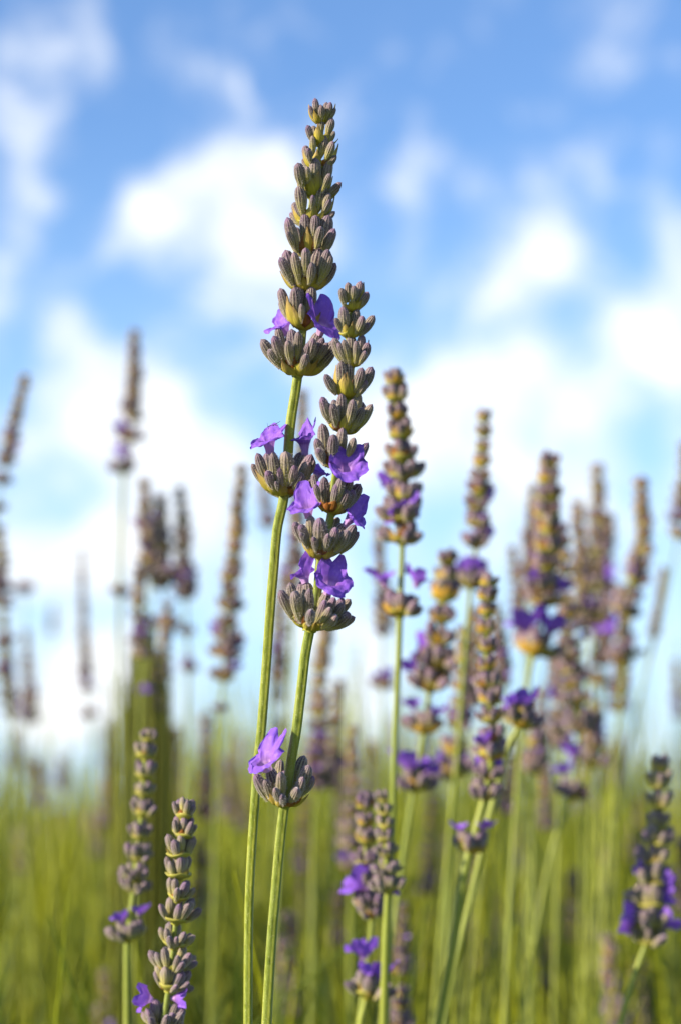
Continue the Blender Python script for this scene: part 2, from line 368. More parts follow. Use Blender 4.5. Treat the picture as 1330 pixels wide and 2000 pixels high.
def flower_geo(B, M, U, L, lat=20, r0=4.5, r1=9, seed=0, hi=True, latl=None):
    "two-lipped corolla: tube B->M, upper lip along U, lower lip along L; all 3-D vectors in photo-scale units"
    rr = random.Random(seed); B, M, U, L = map(Vector, (B, M, U, L)); latl = latl or lat
    a = (M - B).normalized(); e = (U - L); e = (e - a * e.dot(a)); e = e.normalized() if e.length > 1e-3 else a.orthogonal(); s = a.cross(e)
    na, nt_, npet = (48, 8, 12) if hi else (20, 3, 5)
    TL = (M - B).length
    def lobe(th):
        c = abs(th)    # 0 upper .. pi lower
        if c < 1.25: return (1 - 0.34 * math.exp(-(c / 0.2) ** 2)) * (1 - 0.45 * (c / 1.25) ** 4), 0
        if c < 2.55: k = (c - 1.9) / 0.65; return 0.56 + 0.36 * max(0, 1 - abs(k) ** 3) ** .45, 1
        k = (c - math.pi) / 0.6; return 0.56 + 0.44 * max(0, 1 - abs(k) ** 3) ** .45, 1
    def fn(u, v):
        th = (u - 0.5) * 2 * math.pi   # -pi..pi, 0 = upper
        ring = e * math.cos(th) + s * math.sin(th)
        vt = 0.36
        if v <= vt:
            k = v / vt; r = r0 + (r1 - r0) * k ** 2; fold = 1 + 0.08 * math.cos(5 * th)
            return B + a * (TL * k) + ring * r * fold
        k = (v - vt) / (1 - vt); ln, low = lobe(th)
        w = 1 / (1 + math.exp(-(1.32 - abs(th)) * 5.0))
        D = U * w + L * (1 - w) * (0.5 + 0.5 * abs(math.cos(th)) ** 1.5)
        wl = 1 / (1 + math.exp(-(1.35 - abs(th)) * 9)); side = (lat * 1.2 * wl + latl * .88 * (1 - wl)) * math.sin(th); D = D * .95
        spread = s * side * ln * (k ** (0.9 if low else 0.75))
        along = D * ln * (k ** 1.15) + a * (0.18 * D.length * k * (1 - k) * 2)
        curlv = (-a * 0.2 * max(D.length, 18) * k ** 2.5 * (1.5 if low else 0.3))
        wob = Vector((mnoise.noise(Vector((th * 1.6, k * 2.2, seed))), mnoise.noise(Vector((th * 1.6, k * 2.2, seed + 9))), mnoise.noise(Vector((th * 1.6, k * 2.2, seed + 17))))) * 7.5 * k
        wob += Vector((mnoise.noise(Vector((th * 4, k * 5, seed + 3))), mnoise.noise(Vector((th * 4, k * 5, seed + 12))), mnoise.noise(Vector((th * 4, k * 5, seed + 21))))) * 3.2 * k
        nn = (D.normalized() if D.length > 1e-3 else a).cross(s); fr = ring * (1.0 * k * math.sin(5 * th + seed)) + nn * (k * (9 * math.sin(th) ** 2 - 3) * (-1 if low else 1))
        return M + ring * r1 * (1 + 0.35 * k) + along + spread + curlv + wob + fr
    g = Geo(); g.grid(na, nt_ + npet, lambda u, v: fn(u, v)); return g

# canonical shared meshes
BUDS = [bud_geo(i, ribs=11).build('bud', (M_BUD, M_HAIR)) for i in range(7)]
BUDG_LO = [bud_geo(50 + i, 10, 6, 0, 5) for i in range(4)]
BUDS_LO = [g.build('bud', (M_BUD_SHADE,)) for g in BUDG_LO]
BRACTS = [bract_geo(i, wide=rnd.uniform(.30, .42)).build('bract', (M_BRACT,)) for i in range(5)]
BRACTS_B = [bract_geo(20 + i, wide=rnd.uniform(.22, .34), curl=.8).build('bract', (M_BROWN,)) for i in range(4)]
BRG_LO = [bract_geo(60 + i, 3, 4, .36) for i in range(3)]
BRACTS_LO = [g.build('bract', (M_BRACT_LIT,)) for g in BRG_LO]
BRACTS_COOL = [g.build('bract', (M_BRACT,)) for g in BRG_LO]; BUDG_SL = [bud_geo(80 + i, 14, 8, 60) for i in range(4)]; BUDS_COOL = [g.build('bud', (M_BUD, M_HAIR)) for g in BUDG_SL]
BRACTS_BLO = [g.build('bract', (M_BROWN,)) for g in BRG_LO[:1]]
CUPS = [cup_geo(i).build('whorl', (M_CUP,)) for i in range(4)]

def obj(name, me, parent=None, mw=None, pw=None):
    o = bpy.data.objects.new(name, me); COL.objects.link(o)
    if parent is not None: o.parent = parent
    if mw is not None: o.matrix_basis = (pw.inverted() @ mw) if pw is not None else mw
    return o
def tag(o, label=None, cat=None, group=None, kind=None):
    if label: o['label'] = label
    if cat: o['category'] = cat
    if group: o['group'] = group
    if kind: o['kind'] = kind
def frame(loc, z, ref, sx=1, sy=1, sz=1):
    "matrix with local z along z and local y towards ref"
    z = z.normalized(); y = ref - z * ref.dot(z)
    y = y.normalized() if y.length > 1e-9 else z.orthogonal().normalized()
    x = y.cross(z)
    return Matrix(((x.x * sx, y.x * sy, z.x * sz, loc.x), (x.y * sx, y.y * sy, z.y * sz, loc.y), (x.z * sx, y.z * sy, z.z * sz, loc.z), (0, 0, 0, 1)))

def spike_root(base, label, group='lavender flower stems of the field'):
    r = bpy.data.objects.new('lavender_stem', None); COL.objects.link(r); r.empty_display_size = 0.01
    r.location = base; tag(r, label, 'lavender', group)
    return r, Matrix.Translation(base)

def bud_matrix(N, tip, axis, wf, rr, Lmin, Lmax):
    "a bud that ends at tip and leaves the node N in an upward curve"
    v = tip - N; w = axis * v.dot(axis); h = v - w
    base = N + h * 0.44 + w * 0.10
    L = (tip - base).length; d = (tip - base).normalized()
    if L > Lmax: base = tip - d * Lmax; L = Lmax
    if L < Lmin: base = tip - d * Lmin; L = Lmin
    r = L * wf * rr.uniform(.82, 1.12)
    return frame(base, d, (h if h.length > 1e-6 else axis.orthogonal()) * -1, r, r, L), base

# ------------------------------------------------------------------ ground (goes to the horizon)
def ground():
    m, t, q, pr, out = new_mat('meadow_ground')
    tcn = q.new('ShaderNodeTexCoord'); nz = q.noise(tcn.outputs['Object'], 0.9, 5); n2 = q.noise(tcn.outputs['Object'], 0.02, 3)
    c = q.ramp(nz, [(0.3, (0.05, 0.09, 0.006)), (0.55, (0.11, 0.16, 0.010)), (0.75, (0.19, 0.21, 0.02))])
    c = q.mix(q.smooth(n2, .4, .6, 0, .5), c, (0.16, 0.21, 0.015, 1))
    t.links.new(c, pr.inputs['Base Color']); pr.inputs['Roughness'].default_value = 0.9
    g = Geo()
    xs = [-3000, -800, -200, -50, -12, -4, -1.5, 0, 1.5, 4, 12, 50, 200, 800, 3000]
    n = len(xs) - 1
    def fn(u, v):
        x = xs[round(u * n)]; y = xs[round(v * n)]
        z = 0.0 if max(abs(x), abs(y)) > 20 else 0.015 * mnoise.noise(Vector((x, y, 0)))
        return (x, y, z)
    g.grid(n, n, fn, closed=False)
    o = obj('ground', g.build('ground', (m,))); tag(o, kind='structure')
ground()

# ------------------------------------------------------------------ the two sharp spikes
def near_spike(label, d, stem_px, stem_r, whorls):
    "stem_px: photo points from the tip down; whorls: dicts"
    s = d / K
    P = [at(x, y, d) for (x, y) in stem_px]
    last = P[-1]; prev = P[-2]; dd = (last - prev).normalized()
    foot = Vector((last.x + dd.x / max(.2, -dd.z) * 0.25, last.y + 0.02, 0.0))
    P += [last.lerp(foot, f) + Vector((0, 0.012 * f * (1 - f), 0)) for f in (.04, .12, .28, .55, 1)]
    root, RW = spike_root(foot, label, 'tall sharp lavender stems')
    rads = [r * .93 * s for r in stem_r] + [stem_r[-1] * s * (.94 + .05 * k) for k in range(1, 6)]
    def rad(t):
        i = min(int(t), len(rads) - 2); return rads[i] + (rads[i + 1] - rads[i]) * (t - i)
    g = stem_geo(P, rad, 24, 0.0011, hairs=5000, seed=int(d * 1e4))
    for i in range(len(g.v)): g.v[i] = tuple(Vector(g.v[i]) - foot)
    obj('stem', g.build('stem', (M_STEM, M_HAIR)), root)
    for wi, wd in enumerate(whorls):
        rr = random.Random(wi * 13 + int(d * 1e4)); nx, ny = wd['n']; N = at(nx, ny, d)
        # stem direction at the node
        best = min(range(len(P) - 1), key=lambda i: (N - (P[i] + P[i + 1]) / 2).length); axis = (P[best] - P[best + 1]).normalized()
        tips = wd['b']; Rm = max(math.hypot(x - nx, ny - y) for x, y, *_ in tips) * 1.03; H = max(abs(x - nx) for x, y, *_ in tips) * 1.04
        H = max(H, Rm * 0.55)
        cupr = wd.get('cup', 0.50) * .88 * H * s
        WM = frame(N, axis, Vector((math.sin(wi * 1.57 + .4), math.cos(wi * 1.57 + .4), 0)), cupr, cupr, cupr * 1.15)
        wo_ = obj('whorl', CUPS[wi % 4], root, WM, RW)
        todo = []
        for tp in tips:
            x, y = tp[0], tp[1]; sz = tp[2] if len(tp) > 2 else 1.0; side = tp[3] if len(tp) > 3 else 1
            dx, dy = x - nx, ny - y
            z = math.sqrt(max(0, Rm * Rm - dx * dx - dy * dy)); z = min(z, math.sqrt(max(0, H * H - dx * dx * .95)))
            if dy > 0.8 * Rm: z *= 0.6
            todo.append((dx, dy, z * side, sz))
        ys = [t_[1] for t_ in todo]
        for k in range(wd.get('back', max(3, len(tips) // 2))):
            ph = R(rr.uniform(15, 165)); hh = H * rr.uniform(.7, 1)
            todo.append((math.cos(ph) * hh * .85, rr.uniform(min(ys), (min(ys) + max(ys)) / 2 + 4), -math.sin(ph) * hh, .95))
        for (dx, dy, z, sz) in todo:
            tip = N + (RV * dx + UV_ * dy - FV * z) * s
            Lm = wd.get('L', 56) * sz * rr.uniform(.82, 1.1); tip = tip + (RV * rr.uniform(-4.5, 4.5) + UV_ * rr.uniform(-3.5, 3.5) - FV * rr.uniform(-7, 7)) * s
            BM, _ = bud_matrix(N, tip, axis, wd.get('w', 0.205) * 0.86 * (1.06 if sz < .9 else 1), rr, Lm * .8 * s, Lm * 1.1 * s)
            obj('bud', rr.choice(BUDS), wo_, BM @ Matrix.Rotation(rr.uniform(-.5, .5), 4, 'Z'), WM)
        for bt in wd.get('br', ()):
            x, y, z, kind = bt; z = z * (1.45 if kind == 'y' else 1.25); dx, dy = x - nx, ny - y
            tip = N + (RV * dx + UV_ * dy - FV * z) * s
            h = (tip - N) - axis * (tip - N).dot(axis); L = (tip - N).length
            wdt = L * (.74 if kind != 'n' else .45)
            st = N + h * 0.06 - axis * 2 * s
            if kind == 'b': st = N + h * 0.22 + axis * 2 * s; L = (tip - st).length; wdt = L * 1.2
            BM = frame(st, tip - st, -h, wdt, L * .9, (tip - st).length)
            o = obj('bract', rr.choice(BRACTS_B if kind == 'b' else BRACTS), wo_, BM, WM)
            if kind == 'b': o['label'] = 'dry rust-brown papery bract'
        for fl in wd.get('f', ()):
            bx, by, bz = fl['B']; FBase = N + (RV * (bx - nx) + UV_ * (ny - by) - FV * bz) * s
            fg = flower_geo((0, 0, 0), fl['M'], fl['U'], fl['L'], fl.get('lat', 20), fl.get('r0', 5.5), fl.get('r1', 10), seed=fl.get('s', 1), latl=fl.get('latl'))
            m3 = Matrix(((RV.x * s, UV_.x * s, -FV.x * s, FBase.x), (RV.y * s, UV_.y * s, -FV.y * s, FBase.y), (RV.z * s, UV_.z * s, -FV.z * s, FBase.z), (0, 0, 0, 1)))
            fo = obj('flower', fg.build('flower', (M_PETAL,)), wo_, m3, WM)
            # the ribbed calyx the flower stands in
            tip = FBase + (RV * fl['M'][0] + UV_ * fl['M'][1] - FV * fl['M'][2]) * s * 0.22
            v = tip - N; Lb = min(v.length * .8, 58 * s); dr = Vector(fl['M']); dr3 = (RV * dr.x + UV_ * dr.y - FV * dr.z).normalized()
            dr3 = (dr3 + v.normalized() * 1.2).normalized()
            BM = frame(tip - dr3 * Lb, dr3, axis, Lb * .2, Lb * .2, Lb)
            obj('bud', rr.choice(BUDS), wo_, BM, WM)
            if fl.get('stamen'):
                sg_ = Geo()
                for (p0, p1, r_) in fl['stamen']:
                    p0, p1 = Vector(p0), Vector(p1); ax = (p1 - p0); fm = frame(p0, ax, Vector((0, 0, 1)), r_, r_, ax.length)
                    tg = Geo(); tg.grid(6, 4, lambda u, v: (math.cos(u * 6.283) * (1 - .6 * v), math.sin(u * 6.283) * (1 - .6 * v), v)); sg_.add(tg, fm, 0)
                so_ = obj('stamen', sg_.build('stamen', (M_DARK,)), wo_, m3, WM); so_['label'] = 'withered dark stamens above the petals'
    return root

S1 = [  # first spike, from its tip down
 dict(n=(627, 243), L=38, w=.2, cup=.42, b=[(616, 194), (641, 199, .9), (651, 206, .9), (602, 213, .8), (628, 212, .8), (658, 216, .7)], br=[(661, 210, 6, 'n'), (598, 211, 8, 'n'), (614, 222, 20, 'y'), (638, 220, 18, 'n')]),
 dict(n=(626, 287), L=44, w=.22, cup=.42, b=[(624, 227, 1.1), (649, 233), (599, 246, .9), (657, 257, .8)], br=[(625, 250, 24, 'y'), (662, 275, 4, 'n'), (604, 262, 14, 'y'), (646, 258, 14, 'y')]),
 dict(n=(618, 332), L=44, w=.215, cup=.42, b=[(607, 270), (638, 265, 1.1), (651, 281, .8), (660, 309, .8), (598, 296, .7)], br=[(668, 290, 4, 'n'), (587, 298, 6, 'n'), (621, 300, 22, 'y'), (606, 306, 16, 'y'), (640, 308, 14, 'b')]),
 dict(n=(611, 389), L=50, w=.21, cup=.42, b=[(583, 325), (616, 313, 1.1), (645, 314, 1.1), (667, 358, .9), (650, 348, .8), (600, 336, .7)], br=[(580, 354, 4, 'n'), (655, 350, 2, 'n'), (601, 337, 22, 'y'), (628, 336, 20, 'y'), (665, 379, 4, 'n'), (597, 355, 18, 'y')]),
 dict(n=(603, 441), L=54, w=.21, cup=.42, b=[(583, 367, 1.1), (634, 362, 1.1), (573, 394, .7, -1), (650, 378, .8), (649, 388, .8), (655, 417, .7), (611, 393, .6)], br=[(661, 394, 2, 'n'), (567, 409, 4, 'n'), (611, 400, 22, 'y'), (592, 408, 18, 'b'), (636, 410, 16, 'y')]),
 dict(n=(604, 505), L=58, w=.21, cup=.42, b=[(562, 432, 1.1), (599, 416, 1.0), (615, 425, .8), (644, 424, 1.1), (660, 452, 1.0), (562, 461, .7), (633, 446, .8)], br=[(558, 462, 2, 'n'), (606, 452, 24, 'y'), (586, 460, 20, 'b'), (618, 458, 22, 'b'), (576, 470, 14, 'b'), (648, 474, 10, 'y')]),
 dict(n=(600, 568), L=60, w=.2, cup=.45, b=[(557, 487, 1.1), (576, 497, .9), (546, 511, .9), (594, 494, .8), (627, 485, 1.15), (640, 494, .9), (648, 507, 1.0), (660, 519, 1.0), (614, 520, .7)], br=[(545, 534, 6, 'n'), (572, 540, 22, 'y'), (604, 530, 26, 'b'), (645, 542, 12, 'y'), (622, 536, 22, 'y'), (590, 545, 25, 'y')]),
 dict(n=(592, 645), L=62, w=.2, cup=.45, b=[(549, 563, 1.05), (574, 562, 1.0), (584, 553, .95), (611, 558, 1.15), (593, 601, .55), (543, 578, .8, -1), (634, 590, .8, -1)],
      br=[(556, 590, 26, 'y'), (578, 604, 30, 'y'), (598, 612, 30, 'b'), (563, 612, 20, 'b'), (628, 612, 12, 'y')],
      f=[dict(B=(581, 560, 12), M=(0, 14, 0), U=(0, 14, 2), L=(0, 13, -2), lat=2, r0=6, r1=8, s=3)]),
 dict(n=(582, 730), L=62, w=.19, cup=.52, b=[(513, 668), (534, 663, 1.0), (544, 643, 1.0), (573, 641, 1.0), (583, 654, 1.05), (564, 675, .8), (604, 679, .85), (636, 663, 1.05), (640, 672, .9), (655, 667, .9), (657, 688, 1.0), (618, 668, .8), (524, 690, .7), (597, 700, .7)],
      br=[(548, 712, 36, 'y'), (604, 702, 44, 'y'), (620, 712, 34, 'y'), (523, 690, 14, 'y'), (556, 704, 34, 'b'), (570, 706, 40, 'b'), (590, 708, 34, 'b'), (650, 708, 6, 'y'), (540, 700, 20, 'y')],
      f=[dict(B=(624, 656, 16), M=(8, 20, 6), U=(-2, 66, -6), L=(16, -12, 24), lat=19, latl=24, r0=7, r1=15, s=5),
         dict(B=(561, 655, -12), M=(-6, 16, 2), U=(-2, 44, -16), L=(-22, 4, 18), lat=20, latl=22, r0=6, r1=11, s=8)]),
 dict(n=(555, 966), L=62, w=.195, cup=.5, b=[(497, 888, 1.05), (490, 906, .8), (514, 881, .85, -1), (533, 889, 1.1), (561, 886, 1.2), (549, 916, .85), (517, 926, .65), (588, 884, 1.0, -1), (610, 889, 1.1), (606, 908, 1.0), (618, 898, .9), (577, 914, .8), (590, 925, .7), (541, 945, .5)],
      br=[(500, 918, 16, 'y'), (520, 936, 36, 'y'), (545, 944, 38, 'y'), (575, 946, 30, 'b'), (592, 940, 20, 'b'), (508, 926, 20, 'y'), (585, 950, 34, 'b'), (600, 938, 6, 'y')],
      f=[dict(B=(529, 886, 12), M=(-3, 22, 2), U=(14, 44, -20), L=(-20, 2, 24), lat=22, latl=20, r0=8, r1=12, s=11, stamen=[((4, 54, -8), (19, 63, -5), .9), ((-6, 52, -6), (6, 57, -6), 1.0), ((-4, 48, -8), (-7, 60, -6), .5), ((9, 55, -8), (17, 56, -6), .7)]),
         dict(B=(597, 892, -16), M=(-2, 26, 0), U=(4, 58, -8), L=(-20, 22, 12), lat=11, latl=15, r0=6, r1=11, s=14),
         dict(B=(616, 935, -14), M=(4, 10, 0), U=(4, 20, -4), L=(10, 10, 4), lat=12, r0=6, r1=10, s=17)])]
near_spike('tallest sharp lavender stem, its long pointed tip reaching highest against the blue sky', 0.474,
           [(630, 222), (626, 285), (616, 345), (605, 440), (603, 505), (599, 568), (592, 645), (582, 735), (568, 827), (562, 900), (554.6, 974), (542, 1035), (535, 1114), (530, 1171), (522, 1283), (517, 1352), (511, 1428), (504.5, 1487), (498.7, 1565), (491, 1682), (486.5, 1800), (485, 2010)],
           [3.5, 5, 6, 6.5, 7, 7.5, 8.5, 10.5, 11, 11, 11, 10.8, 10.8, 10.8, 10.6, 10.4, 10.2, 10, 9.8, 9.5, 9.4, 9.5], S1)
S2 = [
 dict(n=(685, 608), L=46, w=.215, cup=.42, b=[(664, 566, .9), (681, 554, .95), (704, 546, 1.15), (722, 573, .9), (694, 565, .7)], br=[(713, 553, 2, 'n'), (672, 590, 16, 'y'), (690, 585, 20, 'y'), (706, 586, 12, 'y')]),
 dict(n=(681, 661), L=52, w=.215, cup=.42, b=[(667, 602, 1.1), (696, 599, 1.1), (711, 621, .8), (730, 618, 1.0), (657, 624, .7), (725, 632, .7)], br=[(661, 607, 0, 'n'), (674, 630, 18, 'y'), (692, 634, 22, 'y'), (708, 638, 16, 'y')]),
 dict(n=(688, 716), L=54, w=.21, cup=.42, b=[(687, 650, 1.1), (710, 656, 1.0), (727, 674, .9), (650, 662, 1.0), (668, 669, .9), (660, 676, .8), (700, 672, .7), (715, 690, .7)], br=[(720, 664, 2, 'n'), (700, 686, 22, 'y'), (680, 690, 20, 'y'), (712, 698, 14, 'y')]),
 dict(n=(679, 778), L=58, w=.21, cup=.42, b=[(663, 703, 1.05), (683, 702, 1.05), (636, 732, .8), (705, 721, .9), (727, 719, 1.15), (718, 744, .9), (653, 724, .7, -1)], br=[(649, 717, 4, 'n'), (662, 738, 28, 'y'), (682, 736, 30, 'y'), (694, 746, 22, 'b'), (650, 742, 14, 'y'), (710, 752, 10, 'y')]),
 dict(n=(670, 846), L=58, w=.21, cup=.45, b=[(628, 781, .95), (645, 791, .85), (666, 771, 1.1), (701, 766, 1.1), (690, 785, .9), (727, 791, 1.0), (710, 799, 1.0), (652, 782, .7, -1)], br=[(634, 800, 6, 'n'), (681, 812, 34, 'y'), (656, 818, 30, 'b'), (645, 822, 24, 'b'), (700, 820, 22, 'y'), (714, 830, 6, 'n')]),
 dict(n=(657, 918), L=60, w=.205, cup=.45, b=[(631, 831, 1.05), (646, 852, .85), (670, 838, 1.05), (609, 861, 1.0), (698, 856, .8), (722, 865, 1.1), (713, 880, .9), (617, 880, .7)], br=[(640, 884, 34, 'b'), (630, 878, 26, 'b'), (652, 886, 36, 'b'), (622, 872, 14, 'b'), (668, 892, 22, 'y')]),
 dict(n=(648, 1003), L=58, w=.215, cup=.47, b=[(632, 930, 1.1), (655, 949, .9), (671, 937, .9), (686, 934, .8), (706, 944, .95), (695, 956, .85), (612, 924, .7, -1), (615, 950, .7), (683, 962, .7)],
      br=[(622, 968, 20, 'b'), (650, 978, 38, 'b'), (636, 980, 32, 'b'), (672, 976, 30, 'y'), (682, 972, 20, 'b'), (612, 962, 8, 'y')],
      f=[dict(B=(672, 938, 34), M=(2, 22, 14), U=(8, 42, 2), L=(16, -8, 22), lat=24, latl=24, r0=8, r1=13, s=21)]),
 dict(n=(627, 1089), L=58, w=.205, cup=.48, b=[(576, 1023, .85), (589, 1026, 1.0), (601, 1008, .9), (630, 1014, 1.1), (657, 1013, .8, -1), (662, 1035, .95), (611, 1051, .65), (684, 1041, .95), (697, 1025, 1.0), (703, 1041, .9), (648, 1048, .7), (590, 1044, .6)],
      br=[(581, 1046, 10, 'y'), (596, 1060, 30, 'y'), (610, 1066, 36, 'y'), (616, 1064, 40, 'b'), (640, 1062, 38, 'b'), (655, 1072, 28, 'y'), (606, 1060, 28, 'b')],
      f=[dict(B=(603, 1012, 4), M=(-2, 18, 4), U=(-4, 60, -6), L=(-20, 4, 22), lat=20, latl=20, r0=7, r1=12, s=24),
         dict(B=(672, 1028, 6), M=(12, 14, 2), U=(30, 54, -14), L=(26, 0, 22), lat=14, latl=18, r0=6, r1=10, s=27)]),
 dict(n=(606, 1226), L=62, w=.19, cup=.52, b=[(546, 1152, 1.05), (561, 1137, 1.0), (572, 1153, 1.1), (601, 1150, 1.1), (592, 1138, .8, -1), (637, 1171, 1.05), (611, 1188, .7), (651, 1163, .9), (674, 1166, 1.05), (691, 1171, .9), (687, 1198, .9), (699, 1207, .95), (630, 1160, .7, -1), (671, 1181, 1.0), (645, 1185, .8), (660, 1200, .8)],
      br=[(563, 1198, 16, 'n'), (570, 1190, 26, 'b'), (590, 1200, 38, 'b'), (640, 1207, 40, 'y'), (620, 1212, 38, 'y'), (560, 1185, 16, 'y'), (582, 1192, 34, 'b'), (655, 1212, 20, 'y'), (604, 1210, 40, 'y')],
      f=[dict(B=(597, 1140, -8), M=(-3, 14, -2), U=(2, 54, -10), L=(-14, 10, -14), lat=24, latl=24, r0=7, r1=11, s=31),
         dict(B=(640, 1160, 16), M=(6, 22, 8), U=(10, 54, -2), L=(12, -8, 26), lat=20, latl=28, r0=8, r1=13, s=34)]),
 dict(n=(555, 1571), L=60, w=.2, cup=.5, b=[(495, 1511, 1.0), (514, 1522, 1.0), (540, 1534, .75), (551, 1500, 1.15), (546, 1489, .8, -1), (597, 1479, 1.1, -1), (612, 1490, 1.0), (600, 1514, 1.1), (615, 1515, .9), (559, 1546, .55), (585, 1535, .8), (525, 1508, .8, -1)],
      br=[(510, 1535, 18, 'y'), (520, 1545, 26, 'y'), (605, 1558, 10, 'n'), (575, 1560, 36, 'b'), (560, 1562, 38, 'b'), (545, 1556, 36, 'y'), (590, 1558, 26, 'b')],
      f=[dict(B=(524, 1502, 22), M=(-6, 16, 6), U=(20, 66, -14), L=(-14, 0, 26), lat=17, latl=22, r0=10, r1=13, s=41)])]
near_spike('sharp lavender stem with rounded dark tip, second tallest, a lone whorl far down its stalk', 0.465,
           [(690, 590), (686, 612), (681, 661), (686, 716), (679, 778), (670, 848), (657, 919), (645, 1013), (632, 1060), (625, 1100), (619, 1166), (605, 1234), (596, 1283), (588.5, 1350), (579, 1428), (569, 1487), (562, 1538), (555, 1579), (547.5, 1643), (539, 1739), (530, 1850), (521, 2010)],
           [3.5, 5, 6, 6.5, 7, 7.5, 8, 8.5, 9, 9.5, 10, 11, 11, 11, 11, 11, 11, 11.2, 11.3, 11, 11, 11], S2)

# ------------------------------------------------------------------ the softer spikes behind, each where it stands
def whorl_layout(rr, Rr, n, lo, hi):
    "tips of n buds round a node: unit-free vectors in whorl space, z up the stalk"
    out = []
    off = rr.random() * 6
    for k in range(n):
        ph = off + 2 * math.pi * k / n + rr.uniform(-.25, .25); e = R(rr.uniform(lo, hi)); q = Rr * rr.uniform(.88, 1.06)
        out.append(Vector((math.cos(ph) * math.cos(e) * q, math.sin(ph) * math.cos(e) * q, math.sin(e) * q)))
    return out
UP = Vector((0, 0, 1))
def whorl_set(seed, n, lo, hi, nb, brown):
    "canonical whorl of reach 1: matrices of its buds and bracts"
    rr = random.Random(seed); L = []
    for tip in whorl_layout(rr, 1.0, n, lo, hi):
        M, _ = bud_matrix(Vector((0, 0, 0)), tip, UP, .245, rr, .6, .82); L.append(('bud', rr.randrange(4), M))
    off = rr.random() * 6
    for k in range(nb):
        ph = off + 2 * math.pi * k / nb; e = R(rr.uniform(lo * .6 + 8, hi * .6)); q = rr.uniform(.62, .86)
        tip = Vector((math.cos(ph) * math.cos(e), math.sin(ph) * math.cos(e), math.sin(e))) * q
        st = Vector((tip.x * .06, tip.y * .06, -0.02)); h = Vector((tip.x, tip.y, 0))
        L.append(('brown' if rr.random() < brown else 'bract', rr.randrange(3), frame(st, tip - st, -h, q * 1.25, q * .9, (tip - st).length)))
    return L
W_TOP = [whorl_set(100 + i, rnd.choice((6, 7)), 48, 80, 6, .15) for i in range(5)]
W_MID = [whorl_set(200 + i, rnd.choice((9, 10)), 34, 78, 6, .2) for i in range(5)]
W_LOW = [whorl_set(300 + i, rnd.choice((13, 14)), 18, 76, 6, .25) for i in range(5)]
CUP_LO = [cup_geo(30 + i, 10) for i in range(2)]
CUPM_LO = [g.build('whorl', (M_CUP,)) for g in CUP_LO]
FLG = [flower_geo((0, 0, 0), (0, 0, 14), (6, 20, 46), (4, -20, 24), lat=17, latl=17, r0=6, r1=11, seed=60, hi=False),
       flower_geo((0, 0, 0), (0, 0, 14), (0, 18, 42), (0, -18, 24), lat=19, latl=18, r0=6, r1=11, seed=61, hi=False),
       flower_geo((0, 0, 0), (0, 0, 10), (0, 8, 40), (6, -16, 26), lat=16, latl=18, r0=6, r1=12, seed=62, hi=False)]
FLM = [g.build('flower', (M_PETAL,)) for g in FLG]
def joined(wl, name, withf=0, seed=0):
    "one mesh for a whorl too small and soft to pick its buds apart"
    rr = random.Random(seed); G = Geo()
    G.add(CUP_LO[0], Matrix.Diagonal((.5, .5, .55, 1)), 1)
    for kind, i, M in wl:
        if kind == 'bud': G.add(BUDG_LO[i], M, 0)
        else: G.add(BRG_LO[i], M, 2 if kind == 'brown' else 3)
    for k in range(withf):
        ph = rr.random() * 6.28; M = Matrix.Rotation(ph, 4, 'Z') @ Matrix.Translation((.45, 0, .45)) @ Matrix.Rotation(R(28), 4, 'Y') @ Matrix.Scale(1 / 78, 4)
        G.add(FLG[rr.randrange(3)], M, 4)
    return G.build(name, (M_BUD_SHADE, M_CUP, M_BROWN, M_BRACT_LIT, M_PETAL))
J_TOP = [joined(w, 'whorl') for w in W_TOP]; J_MID = [joined(w, 'whorl') for w in W_MID]; J_LOW = [joined(w, 'whorl') for w in W_LOW]
J_LOWF = [joined(w, 'whorl', 2, i) for i, w in enumerate(W_LOW)]

